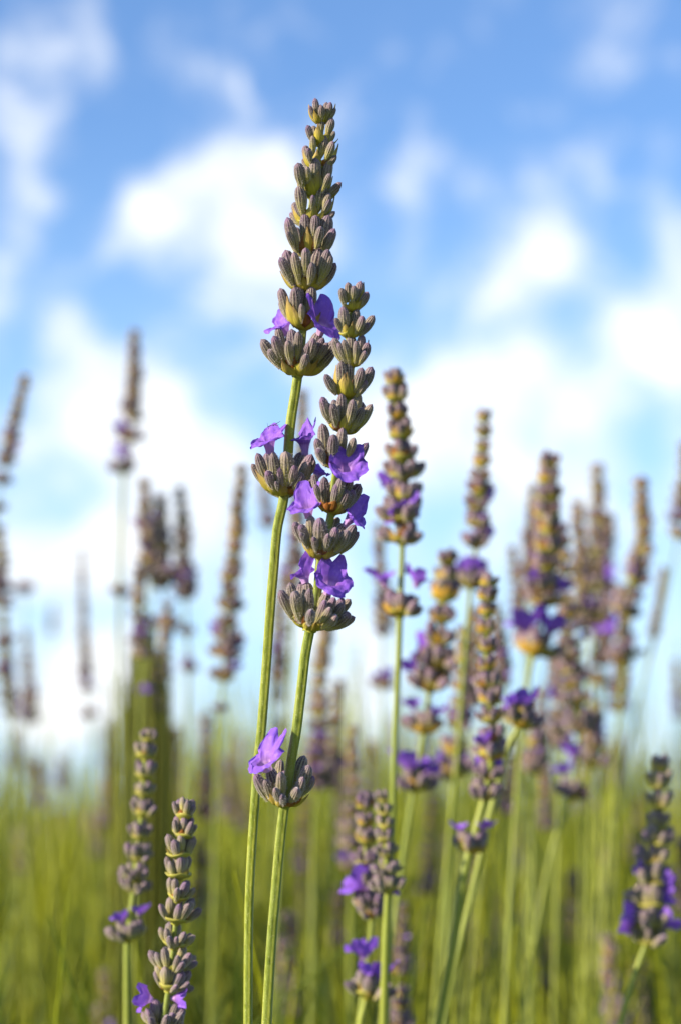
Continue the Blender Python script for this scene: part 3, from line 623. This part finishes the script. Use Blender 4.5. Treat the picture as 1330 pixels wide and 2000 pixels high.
def soft_spike(label, d, head, width, extra=(), tail=(), fl=(), detail=True, group=None, stem_w=None, gap=1.0, seed=0, wtop=.55, cool=False):
    """head: photo points tip..last packed whorl; extra: lone whorls (x, y, width) below; tail: further points of the stalk;
    width: photo width of the lowest packed whorl; fl: photo points where flowers open"""
    rr = random.Random(seed + int(head[0][0] * 7 + head[0][1])); s = d / K
    Hd = [at(x, y, d) for x, y in head]
    allp = list(head) + [(x, y) for x, y, *_ in extra] + list(tail)
    P = [at(x, y, d) for x, y in allp]
    dd = (P[-1] - P[-2]).normalized()
    last = P[-1]; drop = max(.05, last.z)
    slope = max(-.35, min(.35, dd.x / max(.3, -dd.z)))
    foot = Vector((last.x + slope * drop * .5, last.y + rr.uniform(-.02, .03), 0))
    n0 = len(P); P += [last.lerp(foot, f) + Vector((slope * drop * .45 * f * (1 - f), 0, 0)) for f in (.05, .14, .3, .6, 1)]
    root, RW = spike_root(foot, label, group or 'lavender flower stems of the field')
    w0 = (stem_w or width * .16) / 2 * s * .86; nP = len(P)
    def rad(t):
        return w0 * (0.45 + 0.55 * min(1, t / max(1, len(head)))) if t < len(head) else w0
    g = stem_geo(P, rad, 8 if detail else 6, 0.006, seed=seed)
    for i in range(len(g.v)): g.v[i] = tuple(Vector(g.v[i]) - foot)
    obj('stem', g.build('stem', (M_STEM,)), root)
    # nodes along the head
    tot = sum((Hd[i + 1] - Hd[i]).length for i in range(len(Hd) - 1)) / s
    def along(q):
        q = max(0, min(q, tot - 1e-3))
        for i in range(len(Hd) - 1):
            l = (Hd[i + 1] - Hd[i]).length / s
            if q <= l: return Hd[i].lerp(Hd[i + 1], q / l), (Hd[i] - Hd[i + 1]).normalized()
            q -= l
        return Hd[-1], (Hd[-2] - Hd[-1]).normalized()
    nodes = []; q = width * wtop * .5 * 1.05
    while q < tot - width * .22:
        f = q / tot; nodes.append((q, f)); q += width * (.40 + .13 * f) * gap * rr.uniform(.87, 1.13)
    nodes.append((tot, 1.0))
    items = []
    for q, f in nodes:
        c, ax = along(q); wd = width * (wtop + (1 - wtop) * min(1, f * 1.1)) * rr.uniform(.86, 1.12)
        items.append((c, ax, wd / 2 * s * (1.60 - .28 * min(1, f)), f))
    for (x, y, wd) in extra:
        c = at(x, y, d); ax = (along(tot)[0] - c).normalized(); items.append((c, ax, wd / 2 * s * 1.25, 1.2))
    ws = []
    for (c, ax, rr_, f) in items:
        ax = (ax + Vector((rr.gauss(0, .1), rr.gauss(0, .1), 0))).normalized()
        M = frame(c, ax, Vector((math.cos(rr.random() * 6), math.sin(rr.random() * 6), 0)), rr_, rr_, rr_)
        k = rr.randrange(5)
        if detail:
            lay = (W_TOP if f < .45 else W_MID if f < .8 else W_LOW)[k]
            cu = M @ Matrix.Diagonal((.5, .5, .55, 1)); wo_ = obj('whorl', CUPM_LO[k % 2], root, cu, RW)
            for kind, i, m in lay:
                if cool and kind == 'bract' and rr.random() < .45: continue
                if cool:
                    obj('bud' if kind == 'bud' else 'bract', BUDS_COOL[i] if kind == 'bud' else BRACTS_BLO[0] if kind == 'brown' else BRACTS_COOL[i], wo_, M @ m @ (Matrix.Diagonal((.92, .92, 1.06, 1)) if kind == 'bud' else Matrix.Diagonal((.8, .8, .8, 1))), cu); continue
                obj('bud' if kind == 'bud' else 'bract', BUDS_LO[i] if kind == 'bud' else BRACTS_BLO[0] if kind == 'brown' else BRACTS_LO[i], wo_, M @ m, cu)
            ws.append((c, wo_, cu, rr_))
        else:
            wo_ = obj('whorl', (J_TOP if f < .45 else J_MID if f < .8 else J_LOW)[k], root, M, RW); wo_['kind'] = 'stuff'
            ws.append((c, wo_, M, rr_))
    for (c, wo_, M, rr_) in (ws[-4:] if len(fl) > 0 else ()):
        for _ in range(2):
            if not cool and rr.random() < .15:
                ph = rr.random() * 6.28; Mf = frame(c, (Vector((0, 0, 1)) + Vector((math.cos(ph), math.sin(ph), 0)) * .55), -FV, 1, 1, 1); u = rr_ / 72 * .95
                obj('flower', FLM[rr.randrange(3)], wo_, Matrix.Translation(Vector((math.cos(ph), math.sin(ph), 1.2)) * rr_ * .42) @ Mf @ Matrix.Scale(u, 4), M)
    for fi in fl:
        x, y = fi[0], fi[1]; sc_ = fi[2] if len(fi) > 2 else 1.0
        c = at(x, y, d)
        below = [w for w in ws if (w[0] - c).z < 0.004] or ws
        w = min(below, key=lambda w: (w[0] - c).length)
        out = (c - w[0]).normalized(); z = (out + UP * .6 - FV * .25).normalized()
        u = w[3] / 72 * 1.1 * sc_
        M = frame(c - z * u * 22, z, RV * rr.uniform(-1, 1) - FV * rr.uniform(.2, 1), u, u, u)
        if detail or True: obj('flower', FLM[rr.randrange(3)], w[1], M, w[2])
    return root

G_MID = 'lavender flower stems softly blurred behind'
S = soft_spike
S('lavender spike with one lone whorl carrying two upright lilac flowers, beside the sharp pair', .60, [(769, 730), (778, 840), (788, 940), (785, 1062)], 84, [(780, 1203, 92)], [(777, 1300), (769, 1500), (765, 1640), (760, 1800)], [(797, 985, 1.3), (776, 1010), (748, 1128), (817, 1130)], stem_w=15)
S('tall slim yellow-brown lavender spike with a violet bloom halfway, between the two flower clusters', .70, [(946, 806), (938, 930), (928, 1070)], 64, [(918, 1148, 80)], [(905, 1300), (890, 1500), (870, 1700)], [(937, 1028, 1.2), (900, 1105, .8), (935, 1108, .9)], stem_w=11, seed=2)
S('brown lavender spike leaning over two stacked lone whorls with violet petals', .66, [(872, 1078), (862, 1200), (838, 1348)], 86, [(828, 1432, 84), (808, 1543, 84)], [(795, 1620), (775, 1760)], [(845, 1290, .7), (805, 1375, .8), (855, 1385, .8), (800, 1490, 1.5), (832, 1490, .8)], stem_w=13, seed=3)
S('broad golden lavender spike with violet petals low down, tallest of the dense cluster', .72, [(1070, 890), (1068, 1040), (1062, 1185)], 80, [(1040, 1280, 100)], [(1020, 1400), (1005, 1600)], [(1050, 1118, .9), (1085, 1145, 1.2), (1024, 1215, 1.4), (1076, 1222, 1.2)], stem_w=12, seed=4, wtop=.6)
S('single rounded whorl topped by one large deep violet bloom on a long slanting stalk', .62, [(1020, 1372), (1012, 1420)], 78, [], [(990, 1460), (955, 1600), (918, 1760), (890, 1880), (865, 2010)], [(1018, 1365, 1.9), (1005, 1372, 1.3)], stem_w=16, seed=5)
S('long yellow-brown lavender spike above an open lilac-tipped whorl on a thick bright stalk', .60, [(950, 1128), (950, 1300), (962, 1450), (945, 1562)], 70, [(916, 1664, 82)], [(905, 1710), (885, 1840), (853, 2010)], [(896, 1616, .7), (945, 1612, .8)], stem_w=22, seed=6, gap=1.08)
S('orange-brown lavender spike just beside the broad golden one, violet at its foot', .74, [(1100, 1050), (1108, 1250), (1130, 1430)], 62, [(1112, 1560, 72)], [(1080, 1650), (1050, 1800)], [(1118, 1468, 1.1), (1100, 1500, 1.0), (1140, 1240, .7)], stem_w=12, seed=7)
S('dark purple lavender spike, thick and heavily blurred, behind the golden cluster', .95, [(1168, 915), (1166, 1060), (1156, 1212)], 74, [], [(1150, 1400), (1140, 1600)], [(1130, 1085, .9), (1185, 1120, 1), (1140, 1170, 1)], seed=8, wtop=.42)
S('slender brown lavender spike with pink-violet petals, curving over toward two lower whorls', .84, [(1252, 940), (1255, 1080), (1212, 1198)], 60, [(1218, 1290, 74)], [(1205, 1420), (1190, 1600)], [(1240, 1112, 1.2), (1188, 1225, 1.3), (1225, 1160, .8)], stem_w=9, seed=9)
S('cropped lavender spike at the very edge beside the white cloud, violet near its foot', .9, [(1340, 870), (1332, 960), (1322, 1052)], 50, [], [(1290, 1200), (1240, 1400)], [(1326, 1010, 1)], stem_w=7, seed=10, detail=False)
S('thin pale brown lavender spike rising left of the golden cluster', .9, [(1000, 1070), (1012, 1170), (1022, 1250)], 42, [], [(1022, 1400), (1020, 1600)], [(1000, 1180, .8)], stem_w=7, seed=11)
S('low lavender spike with deep violet flowers round its base, near the corner of the field', .62, [(1288, 1485), (1282, 1640), (1262, 1842)], 84, [], [(1240, 1900), (1210, 2010)], [(1290, 1718, 1.3), (1298, 1745, .9), (1232, 1790, 1.3), (1300, 1800, 1.1), (1250, 1690, .8)], stem_w=16, seed=12, cool=True)
S('small low yellow-brown lavender spike with one pink flower, bottom corner', .78, [(1186, 1830), (1192, 1920), (1204, 2015)], 52, [], [(1206, 2100)], [(1206, 1962, 1.3)], stem_w=11, seed=13)
S('small tight lavender spike of dark buds on a bright two-toned stalk', .57, [(748, 1550), (752, 1640), (757, 1742)], 58, [], [(754, 1820), (748, 2010)], [(772, 1742, .5)], stem_w=19, seed=14, gap=1.15, cool=True)
S('short lavender spike with one large pink-violet bloom opening on its flank', .59, [(716, 1560), (714, 1680), (726, 1792)], 74, [], [(722, 1850), (700, 2010)], [(703, 1716, 1.9)], stem_w=15, seed=15, gap=1.1)
S('lone open whorl with two upright violet flowers low in the field', .58, [(722, 1905), (716, 1948)], 86, [], [(705, 1990), (700, 2050)], [(735, 1898, 1.3), (708, 1850, 1.2)], stem_w=14, seed=16, cool=True)
S('blurred low lavender spike, widely spaced whorls and a lower flowering whorl on bright straight stalk', .575, [(288, 1428), (278, 1590), (262, 1742)], 64, [(250, 1838, 76)], [(249, 1900), (249, 2010)], [(275, 1775, .9), (235, 1790, .8)], stem_w=17, seed=17, gap=1.35, wtop=.62, cool=True)
S('nearly sharp low lavender spike, evenly stacked bluish whorls, two violet flowers at foot', .50, [(361, 1574), (350, 1700), (340, 1850), (330, 1935)], 80, [(318, 2012, 92)], [(316, 2080)], [(280, 1948, 1.1), (350, 1950, .9)], stem_w=16, seed=18, gap=1.2, wtop=.62, cool=True)
S('solitary tall lavender spike against white cloud, two dark violet whorls under its slim tip', .98, [(263, 648), (263, 720), (258, 822)], 44, [(255, 862, 56), (243, 924, 62), (235, 1164, 46)], [(234, 1300), (240, 1500)], [(258, 790, 1.2), (240, 880, 1.2), (250, 835, .9)], stem_w=11, seed=19, wtop=.5, gap=.72)
S('slim grey lavender spike leaning inward at the edge of the frame, highest on that side', .92, [(50, 735), (30, 820), (12, 910)], 42, [(4, 945, 44), (-6, 1000, 40)], [(-20, 1150)], [(30, 870, .8)], stem_w=6, seed=20, detail=False, wtop=.5)
S('violet-flanked lavender spike half cut by the frame edge, under the leaning grey one', .95, [(-2, 1030), (2, 1100), (2, 1185)], 44, [(12, 1260, 44), (8, 1320, 40)], [(20, 1400)], [(6, 1140, 1)], stem_w=6, seed=21, detail=False)
S('dense purple-brown lavender spike rising from the tall grassy clump', .9, [(282, 940), (290, 1040), (296, 1130)], 54, [], [(285, 1300), (280, 1500)], [(285, 1060, 1), (300, 1010, .8)], stem_w=8, seed=22)
S('darkest purple lavender spike leaning against its dense neighbour over the grassy clump', .95, [(312, 970), (318, 1060), (318, 1150)], 56, [(325, 1228, 56)], [(322, 1400)], [(320, 1040, 1.1), (322, 1110, 1.1)], stem_w=7, seed=23)
S('golden-brown lavender spike lowest of the group over the tall grassy clump', .86, [(275, 1110), (272, 1200), (278, 1285)], 48, [], [(275, 1400), (270, 1600)], [(268, 1170, .7), (285, 1345, 1.2)], stem_w=9, seed=24)
S('thin dark lavender spike with a wide violet foot and two smaller whorls under it', .95, [(352, 952), (360, 1060), (363, 1168)], 52, [(366, 1240, 36), (369, 1312, 40)], [(365, 1450)], [(355, 1140, 1), (370, 1145, .9), (366, 1290, .7)], stem_w=9, seed=25, wtop=.45)
S('tall dark lavender spike, evenly toothed, bent slightly with a violet bloom near its foot', .82, [(474, 912), (462, 1050), (448, 1180), (438, 1330)], 60, [(430, 1390, 34)], [(425, 1480), (420, 1700)], [(446, 1256, 1.2)], stem_w=9, seed=26, wtop=.5)
S('faint slender lavender spike standing alone before low white cloud', 1.15, [(160, 1075), (164, 1210), (170, 1350)], 34, [(176, 1402, 40)], [(178, 1500)], [(172, 1320, 1)], stem_w=5, seed=27, detail=False, wtop=.4)
S('small grey lavender spike near the edge over the pale grass', 1.2, [(52, 1235), (56, 1330), (62, 1412)], 36, [], [(60, 1600)], [(45, 1390, 1)], stem_w=5, seed=28, detail=False, wtop=.5)
S('flat dark whorl alone on a hair-thin stalk', 1.2, [(50, 1140), (50, 1158)], 40, [], [(50, 1350)], [], stem_w=4, seed=29, detail=False)
S('blurred lavender spike standing directly behind the tallest sharp stem', .8, [(592, 765), (590, 850), (582, 960), (575, 1160)], 46, [], [(560, 1400), (550, 1600)], [(570, 1050, 1)], stem_w=9, seed=30)
S('shadowy lavender spike hidden between the sharp pair and the lone-whorled one', .86, [(738, 1025), (745, 1150), (748, 1240)], 40, [(746, 1345, 52)], [(744, 1500)], [(735, 1075, 1.1), (740, 1320, .9)], stem_w=7, seed=31)
S('faint violet lavender spike seen just right of the tallest stalk', 1.05, [(512, 940), (520, 985), (526, 1030)], 32, [], [(530, 1200)], [(520, 975, 1.1), (526, 1010, 1)], stem_w=5, seed=32, detail=False)
S('wide olive-grey lavender spike behind the lower stalks of the sharp pair', .82, [(640, 1200), (625, 1330), (615, 1540)], 60, [], [(612, 1700)], [(622, 1500, 1)], stem_w=10, seed=33)
S('tapering tan lavender spike in the gap of sky right of the sharp pair', .8, [(690, 1425), (688, 1560), (686, 1700)], 60, [], [(684, 1850)], [(700, 1650, .8)], stem_w=10, seed=34, wtop=.4)
S('dim upright lavender spike with a violet foot, deep in the green', 1.0, [(846, 1560), (842, 1660), (840, 1748)], 46, [], [(838, 1900)], [(840, 1720, 1.3)], stem_w=8, seed=35)
S('dark cup-shaped whorl with pale lilac tips, hanging between two brown spikes', .72, [(884, 1450), (884, 1520)], 82, [], [(880, 1600), (872, 1800)], [(860, 1480, .7), (905, 1482, .7)], stem_w=11, seed=36)
S('short brown lavender spike ending in a lilac flowering whorl', .75, [(905, 1230), (900, 1330), (892, 1425)], 58, [], [(885, 1600)], [(893, 1392, 1.2)], stem_w=9, seed=37)
S('golden lavender whorl pair under the curved slender spike', .9, [(1180, 1230), (1176, 1300)], 48, [], [(1170, 1500)], [], stem_w=9, seed=38)
S('thick olive lavender spike tapering downward beneath the lower whorls', .88, [(1222, 1180), (1216, 1290), (1208, 1390)], 54, [], [(1200, 1600)], [(1225, 1270, .8)], stem_w=9, seed=39)
S('thin closed grey bud spike tilting in the open blue near the edge', .95, [(1295, 1110), (1286, 1180), (1274, 1245)], 22, [], [(1240, 1400)], [], stem_w=5, seed=40, detail=False, wtop=.8)
S('orange-tinted tall lavender spike directly behind the broad golden one', .88, [(1040, 950), (1036, 1060), (1034, 1160)], 54, [], [(1030, 1400)], [(1045, 1130, .8)], stem_w=9, seed=41)
S('brown lavender spike whose violet flowers sit behind the second bright stalk', .8, [(968, 1180), (975, 1260), (980, 1340)], 48, [], [(960, 1500)], [(985, 1320, .9)], stem_w=8, seed=42)
S('small dim lavender spike behind the two lowest blooms', .72, [(786, 1770), (782, 1830), (775, 1900)], 46, [], [(770, 2000)], [(792, 1830, .9)], stem_w=9, seed=43)
S('grey-green lavender head cropped by the bottom of the frame', .66, [(785, 1930), (784, 2010)], 54, [], [(784, 2060)], [], stem_w=9, seed=44)
S('leaning tan lavender spike behind the open lilac-tipped whorl', .85, [(1010, 1440), (1000, 1520), (985, 1590)], 44, [], [(960, 1800)], [], stem_w=8, seed=45, detail=False)
S('lavender spike of three loose whorls left of the evenly toothed one', 1.05, [(404, 1400), (404, 1500), (400, 1600)], 46, [(398, 1690, 40)], [(398, 1850)], [(398, 1420, .7)], stem_w=7, seed=46, detail=False)
S('dim lavender whorls below the horizon between the two low left spikes', 1.0, [(386, 1640), (388, 1720), (386, 1790)], 42, [], [(384, 1900)], [], stem_w=7, seed=47, detail=False)

S('hazy brown lavender spike filling the gap between golden and dark purple ones', .92, [(1128, 980), (1132, 1100), (1136, 1230)], 52, [(1138, 1330, 50)], [(1136, 1500)], [(1140, 1190, 1), (1128, 1320, 1)], stem_w=8, seed=51)
S('purple-dark lavender spike overlapping the dark purple one, lower and wider', .98, [(1185, 1010), (1182, 1120), (1176, 1250)], 60, [(1172, 1340, 56)], [(1170, 1500)], [(1175, 1100, 1.1), (1190, 1180, 1.1), (1165, 1230, 1)], stem_w=8, seed=52, wtop=.6)
S('brown lavender spike with a pink-violet middle, below the orange-brown one', .8, [(1085, 1290), (1090, 1370), (1096, 1460)], 56, [], [(1090, 1600)], [(1080, 1350, 1.1), (1100, 1440, 1.0)], stem_w=9, seed=53)
S('cup whorl holding a deep violet flower over the lower bright sky', .78, [(1046, 1440), (1044, 1510)], 66, [], [(1040, 1650)], [(1050, 1460, .9)], stem_w=9, seed=54)
S('squat lavender whorls with lilac petals in the middle of the dense cluster', .82, [(1160, 1400), (1156, 1500)], 62, [], [(1150, 1700)], [(1170, 1420, 1.0)], stem_w=9, seed=55)
S('blurred spike with a violet collar behind the brown spike over stacked whorls', .84, [(930, 1190), (925, 1300), (915, 1380)], 50, [], [(905, 1600)], [(915, 1350, 1.0)], stem_w=8, seed=56)
S('soft purple-brown lavender spike showing between the sharp pair stems', 1.0, [(553, 1120), (548, 1230), (545, 1330)], 42, [], [(540, 1500)], [(560, 1170, 1.0)], stem_w=7, seed=57)
S('upright grey-violet spike nearest the wide olive-grey one', .9, [(662, 1330), (655, 1430), (650, 1540)], 46, [], [(648, 1700)], [(650, 1500, .8)], stem_w=8, seed=58)
S('leaning dark spike crossing the lower edge of the grassy clump', .92, [(330, 1180), (320, 1290), (308, 1390)], 44, [], [(300, 1600)], [(310, 1370, 1.0)], stem_w=8, seed=59)
S('edge lavender spike low over pale sky, grey with violet foot', 1.1, [(8, 1200), (14, 1300), (22, 1400)], 40, [], [(26, 1600)], [(20, 1370, 1.0)], stem_w=6, seed=60, detail=False)

# farther spikes, each still a stem of its own
def far_spikes():
    rr = random.Random(5); n = 0
    labels = 'small far lavender spike dissolved in blur among the green stalks'
    spots = [(1060, 1470, .95), (1210, 1440, 1.1), (1250, 1560, 1.2), (1180, 1660, 1.1), (1118, 1700, 1.0), (1040, 1700, 1.1), (980, 1750, 1.2), (660, 1740, 1.0), (600, 1700, 1.2), (566, 1790, .9), (556, 1840, .85), (835, 1780, 1.1),
             (214, 1500, 1.1), (120, 1480, 1.4), (30, 1430, 1.3), (75, 1490, 1.2), (440, 1480, 1.2), (470, 1530, 1.3), (345, 1420, 1.2), (600, 1560, .95), (205, 1900, .9), (1010, 1850, 1.2), (1150, 1800, 1.0), (1330, 1640, .9), (1070, 1830, 1.0), (1245, 1880, .9),
             (880, 1700, 1.2), (925, 1800, 1.1), (1145, 1470, 1.0), (1320, 1290, 1.2), (1060, 1350, .9), (1165, 1370, 1.0), (540, 1250, 1.1), (548, 1400, 1.2), (655, 1480, 1.1), (105, 1180, 1.9), (725, 1450, 1.2)]
    for i in range(40):
        spots.append((rr.uniform(-40, 1370), rr.uniform(1400, 1640), rr.uniform(1.2, 2.6)))
    marks = [(785, 900, 'the spike with two upright lilac flowers'), (935, 940, 'the tall slim yellow-brown spike'), (850, 1200, 'the brown spike over stacked whorls'), (1068, 1040, 'the broad golden spike'), (1012, 1400, 'the single deep violet bloom'),
             (955, 1400, 'the long yellow-brown spike'), (916, 1650, 'the open lilac-tipped whorl'), (1115, 1300, 'the orange-brown spike'), (1160, 1100, 'the heavy dark purple spike'), (1240, 1080, 'the curving slender spike'), (1275, 1680, 'the low spike ringed with violet flowers'),
             (1195, 1930, 'the small bottom-corner spike'), (755, 1650, 'the tight dark-budded spike'), (715, 1710, 'the large pink-violet bloom'), (718, 1930, 'the low open two-flowered whorl'), (275, 1600, 'the wide-spaced blurred spike'), (345, 1780, 'the nearly sharp bluish spike'),
             (262, 760, 'the solitary spike on white cloud'), (30, 830, 'the leaning grey edge spike'), (285, 1050, 'the spikes over the grassy clump'), (360, 1100, 'the thin violet-footed spike'), (455, 1150, 'the evenly toothed dark spike'), (165, 1250, 'the faint lone slender spike'),
             (55, 1330, 'the small grey edge spike'), (555, 1530, 'the lowest whorl of the sharp pair'), (620, 1400, 'the wide olive-grey spike'), (690, 1560, 'the tapering tan spike'), (842, 1660, 'the dim spike with violet foot'), (398, 1560, 'the three-loose-whorls spike'), (1212, 1300, 'the thick olive spike')]
    used = set()
    def lab(x, y, d, f):
        order = sorted(marks, key=lambda m: (m[0] - x) ** 2 + ((m[1] - y - 40) * .7) ** 2)
        for m in order[:4]:
            dy = m[1] - y; rel = 'just above' if dy > 110 else 'just below' if dy < -110 else 'beside'
            for t in ('small blurred', 'tiny faint') if d > 1.1 else ('dim blurred', 'soft grey-brown'):
                l = f"{t} spike {'with a violet fleck ' if f else ''}{rel} {m[2]}"
                if l not in used and len(l.split()) <= 16: used.add(l); return l
        return labels
    for (x, y, d) in spots:
        w = rr.uniform(34, 44) / d; L = rr.uniform(90, 150) / d; lean = rr.uniform(-.12, .12)
        f = [(x + rr.uniform(-8, 8), y + L * rr.uniform(.6, 1), 1.2)] if rr.random() < .55 else []
        S(lab(x, y, d, f), d, [(x, y), (x - L * lean, y + L)], w, [], [(x - L * lean * 3, y + L * 3)], f, detail=False, group='far blurred lavender spikes', stem_w=max(3, 8 / d), seed=300 + n, wtop=rr.uniform(.5, .8)); n += 1
far_spikes()

# ------------------------------------------------------------------ the uncountable stalks, leaves and far bushes
def green(name, a, b_, tr, rough=.5):
    m, t, q, pr, out = new_mat(name)
    uv = q.new('ShaderNodeUVMap'); s = q.new('ShaderNodeSeparateXYZ'); t.links.new(uv.outputs[0], s.inputs[0])
    c = q.mix(s.outputs[0], (*a, 1), (*b_, 1)); t.links.new(c, pr.inputs['Base Color']); pr.inputs['Roughness'].default_value = rough
    trn = q.new('ShaderNodeBsdfTranslucent'); mx = q.new('ShaderNodeMixShader'); mx.inputs[0].default_value = tr
    t.links.new(c, trn.inputs[0]); t.links.new(pr.outputs[0], mx.inputs[1]); t.links.new(trn.outputs[0], mx.inputs[2]); t.links.new(mx.outputs[0], out.inputs['Surface'])
    return m
M_G1 = green('fresh_green', (0.05, 0.13, 0.005), (0.60, 0.64, 0.015), .38)
M_G2 = green('grey_green_leaf', (0.06, 0.13, 0.008), (0.26, 0.34, 0.03), .3)
M_G3 = green('far_bush_green', (0.12, 0.22, 0.008), (0.58, 0.62, 0.02), .3)
M_OLIVE = green('olive_clump', (0.06, 0.09, 0.008), (0.30, 0.31, 0.025), .25)
M_FAR = green('far_bloom', (0.13, 0.09, 0.18), (0.34, 0.22, 0.22), .1)
def blades(name, label, cat, mat, n, ylo, yhi, hlo, hhi, wlo, whi, seed, power=1.0, spread=.36, lean=.12, keep=None):
    rr = random.Random(seed); V = []; F = []; U = []
    for k in range(n):
        y = ylo + (yhi - ylo) * rr.random() ** power; x = rr.uniform(-1, 1) * (y * spread / 1.6 + .12)
        h = rr.uniform(hlo, hhi)
        if keep: h = keep(x, y, h, rr)
        if h <= 0: continue
        w = rr.uniform(wlo, whi) / 2; az_ = rr.random() * 3.14; lx = rr.gauss(0, lean) * h; ly = rr.gauss(0, lean) * h; cx, sx_ = math.cos(az_) * w, math.sin(az_) * w
        tone = min(1, max(0, .15 + .7 * rr.random() + 1.1 * mnoise.noise(Vector((x / (y * .05), y * 1.7, seed))))); o = len(V); ns = 4
        for j in range(ns + 1):
            f = j / ns; ww = (1 - .85 * f ** 3); z = h * f; bx = x + lx * f * f; by = y + ly * f * f
            V.append((bx - cx * ww, by - sx_ * ww, z)); V.append((bx + cx * ww, by + sx_ * ww, z)); V.append((bx - sx_ * ww * .6, by + cx * ww * .6, z))
        for j in range(ns):
            a = o + j * 3
            for i in range(3):
                i2 = (i + 1) % 3; F.append((a + i, a + i2, a + 3 + i2, a + 3 + i)); U.append(((tone, 0),) * 4)
    o = obj(name, mesh(name, V, F, U, (mat,), None, True)); tag(o, label, cat, kind='stuff'); return o
def clump(x, y, h, rr):
    k = 1 + .16 * mnoise.noise(Vector((x / (y * .09), y * 1.3, 3.7)))
    a = x / y * K + 665
    return h * k * (1 + .045 * math.exp(-((a - 520) / 170) ** 2) - .09 * math.exp(-((a - 110) / 120) ** 2))
blades('lavender_stalks', 'countless thin green lavender stalks filling the field below the flowers', 'stalks', M_G1, 3000, .74, 2.2, .37, .485, .0018, .0032, 1, 1.1)
blades('tall_stalks', 'slender stalks reaching over the skyline', 'stalks', M_G1, 4600, .9, 3.0, .45, .575, .0022, .0046, 2, .8, lean=.08, keep=clump)
blades('near_stalks', 'thicker lit lavender stalks close behind the low spikes', 'stalks', M_G1, 200, .66, 1.3, .36, .49, .0024, .0036, 22, 1.0, lean=.1)
blades('lavender_leaves', 'narrow grey-green lavender leaves in the lower bushes', 'leaves', M_G2, 6500, .78, 2.8, .28, .47, .0025, .0055, 3, 1.2, lean=.2)
blades('far_stalks', 'blurred yellow-green stalks of the bushes farther off', 'stalks', M_G3, 8000, 1.7, 8, .38, .60, .004, .009, 4, 1.4, spread=.5, keep=clump)
def tuft():
    "the tall grassy clump left of the sharp pair"
    rr = random.Random(9); V = []; F = []; U = []
    for k in range(230):
        d = rr.uniform(.86, 1.15); px = 282 + rr.gauss(0, 27); top = rr.uniform(1180, 1480) + abs(px - 282) * 2.2
        a = at(px + rr.uniform(-12, 12), top, d); foot = at(282 + (px - 282) * .8 + rr.uniform(-8, 8), 1750, d); foot = Vector((foot.x, foot.y + .02, 0)) if False else foot
        dn = (foot - a); foot = a + dn * (a.z / max(1e-3, -dn.z)); foot.x = a.x + dn.x * 1.4
        w = rr.uniform(.0016, .003) / 2; tone = rr.random() * .6; o = len(V)
        for j in range(4):
            c = foot.lerp(a, j / 3); ww = w * (1 - .6 * (j / 3) ** 3)
            V += [(c.x - ww, c.y, c.z), (c.x + ww, c.y, c.z), (c.x, c.y + ww * 1.5, c.z)]
        for j in range(3):
            q = o + j * 3
            for i in range(3):
                i2 = (i + 1) % 3; F.append((q + i, q + i2, q + 3 + i2, q + 3 + i)); U.append(((tone, 0),) * 4)
    o = obj('grass_tuft', mesh('grass_tuft', V, F, U, (M_OLIVE,))); tag(o, 'tall dense olive grass clump rising over the skyline under the purple spikes', 'grass', kind='stuff')
tuft()
def far_heads():
    rr = random.Random(12); G = Geo()
    for k in range(160):
        y = 2.0 + 7 * rr.random() ** 1.3; x = rr.uniform(-1, 1) * (y * .3 + .1); z = rr.uniform(.36, .50)
        l = rr.uniform(.03, .06); tg = Geo(); tg.grid(6, 4, lambda u, v: (math.cos(u * 6.283) * math.sin(math.pi * (v * .85 + .15)) , math.sin(u * 6.283) * math.sin(math.pi * (v * .85 + .15)), v))
        for i in range(len(tg.uv)): tg.uv[i] = ((rr.random(), 0),) * 4
        G.add(tg, Matrix.Translation((x, y, z)) @ Matrix.Diagonal((.006, .006, l, 1)), 0)
    o = obj('distant_lavender', G.build('distant_lavender', (M_FAR,))); tag(o, 'distant lavender heads dotted through the far bushes', 'lavender', kind='stuff')
far_heads()

for m_ in bpy.data.materials:
    q_ = NB(m_.node_tree)
    for n_ in list(m_.node_tree.nodes):
        sk = n_.inputs.get('Base Color') if n_.type == 'BSDF_PRINCIPLED' else n_.inputs.get('Color') if n_.type == 'BSDF_TRANSLUCENT' else None
        if sk is not None and sk.is_linked:
            src = sk.links[0].from_socket; m_.node_tree.links.remove(sk.links[0])
            m_.node_tree.links.new(q_.mix(1.0, src, (0.78, 0.78, 0.78, 1), 'MULTIPLY'), sk)
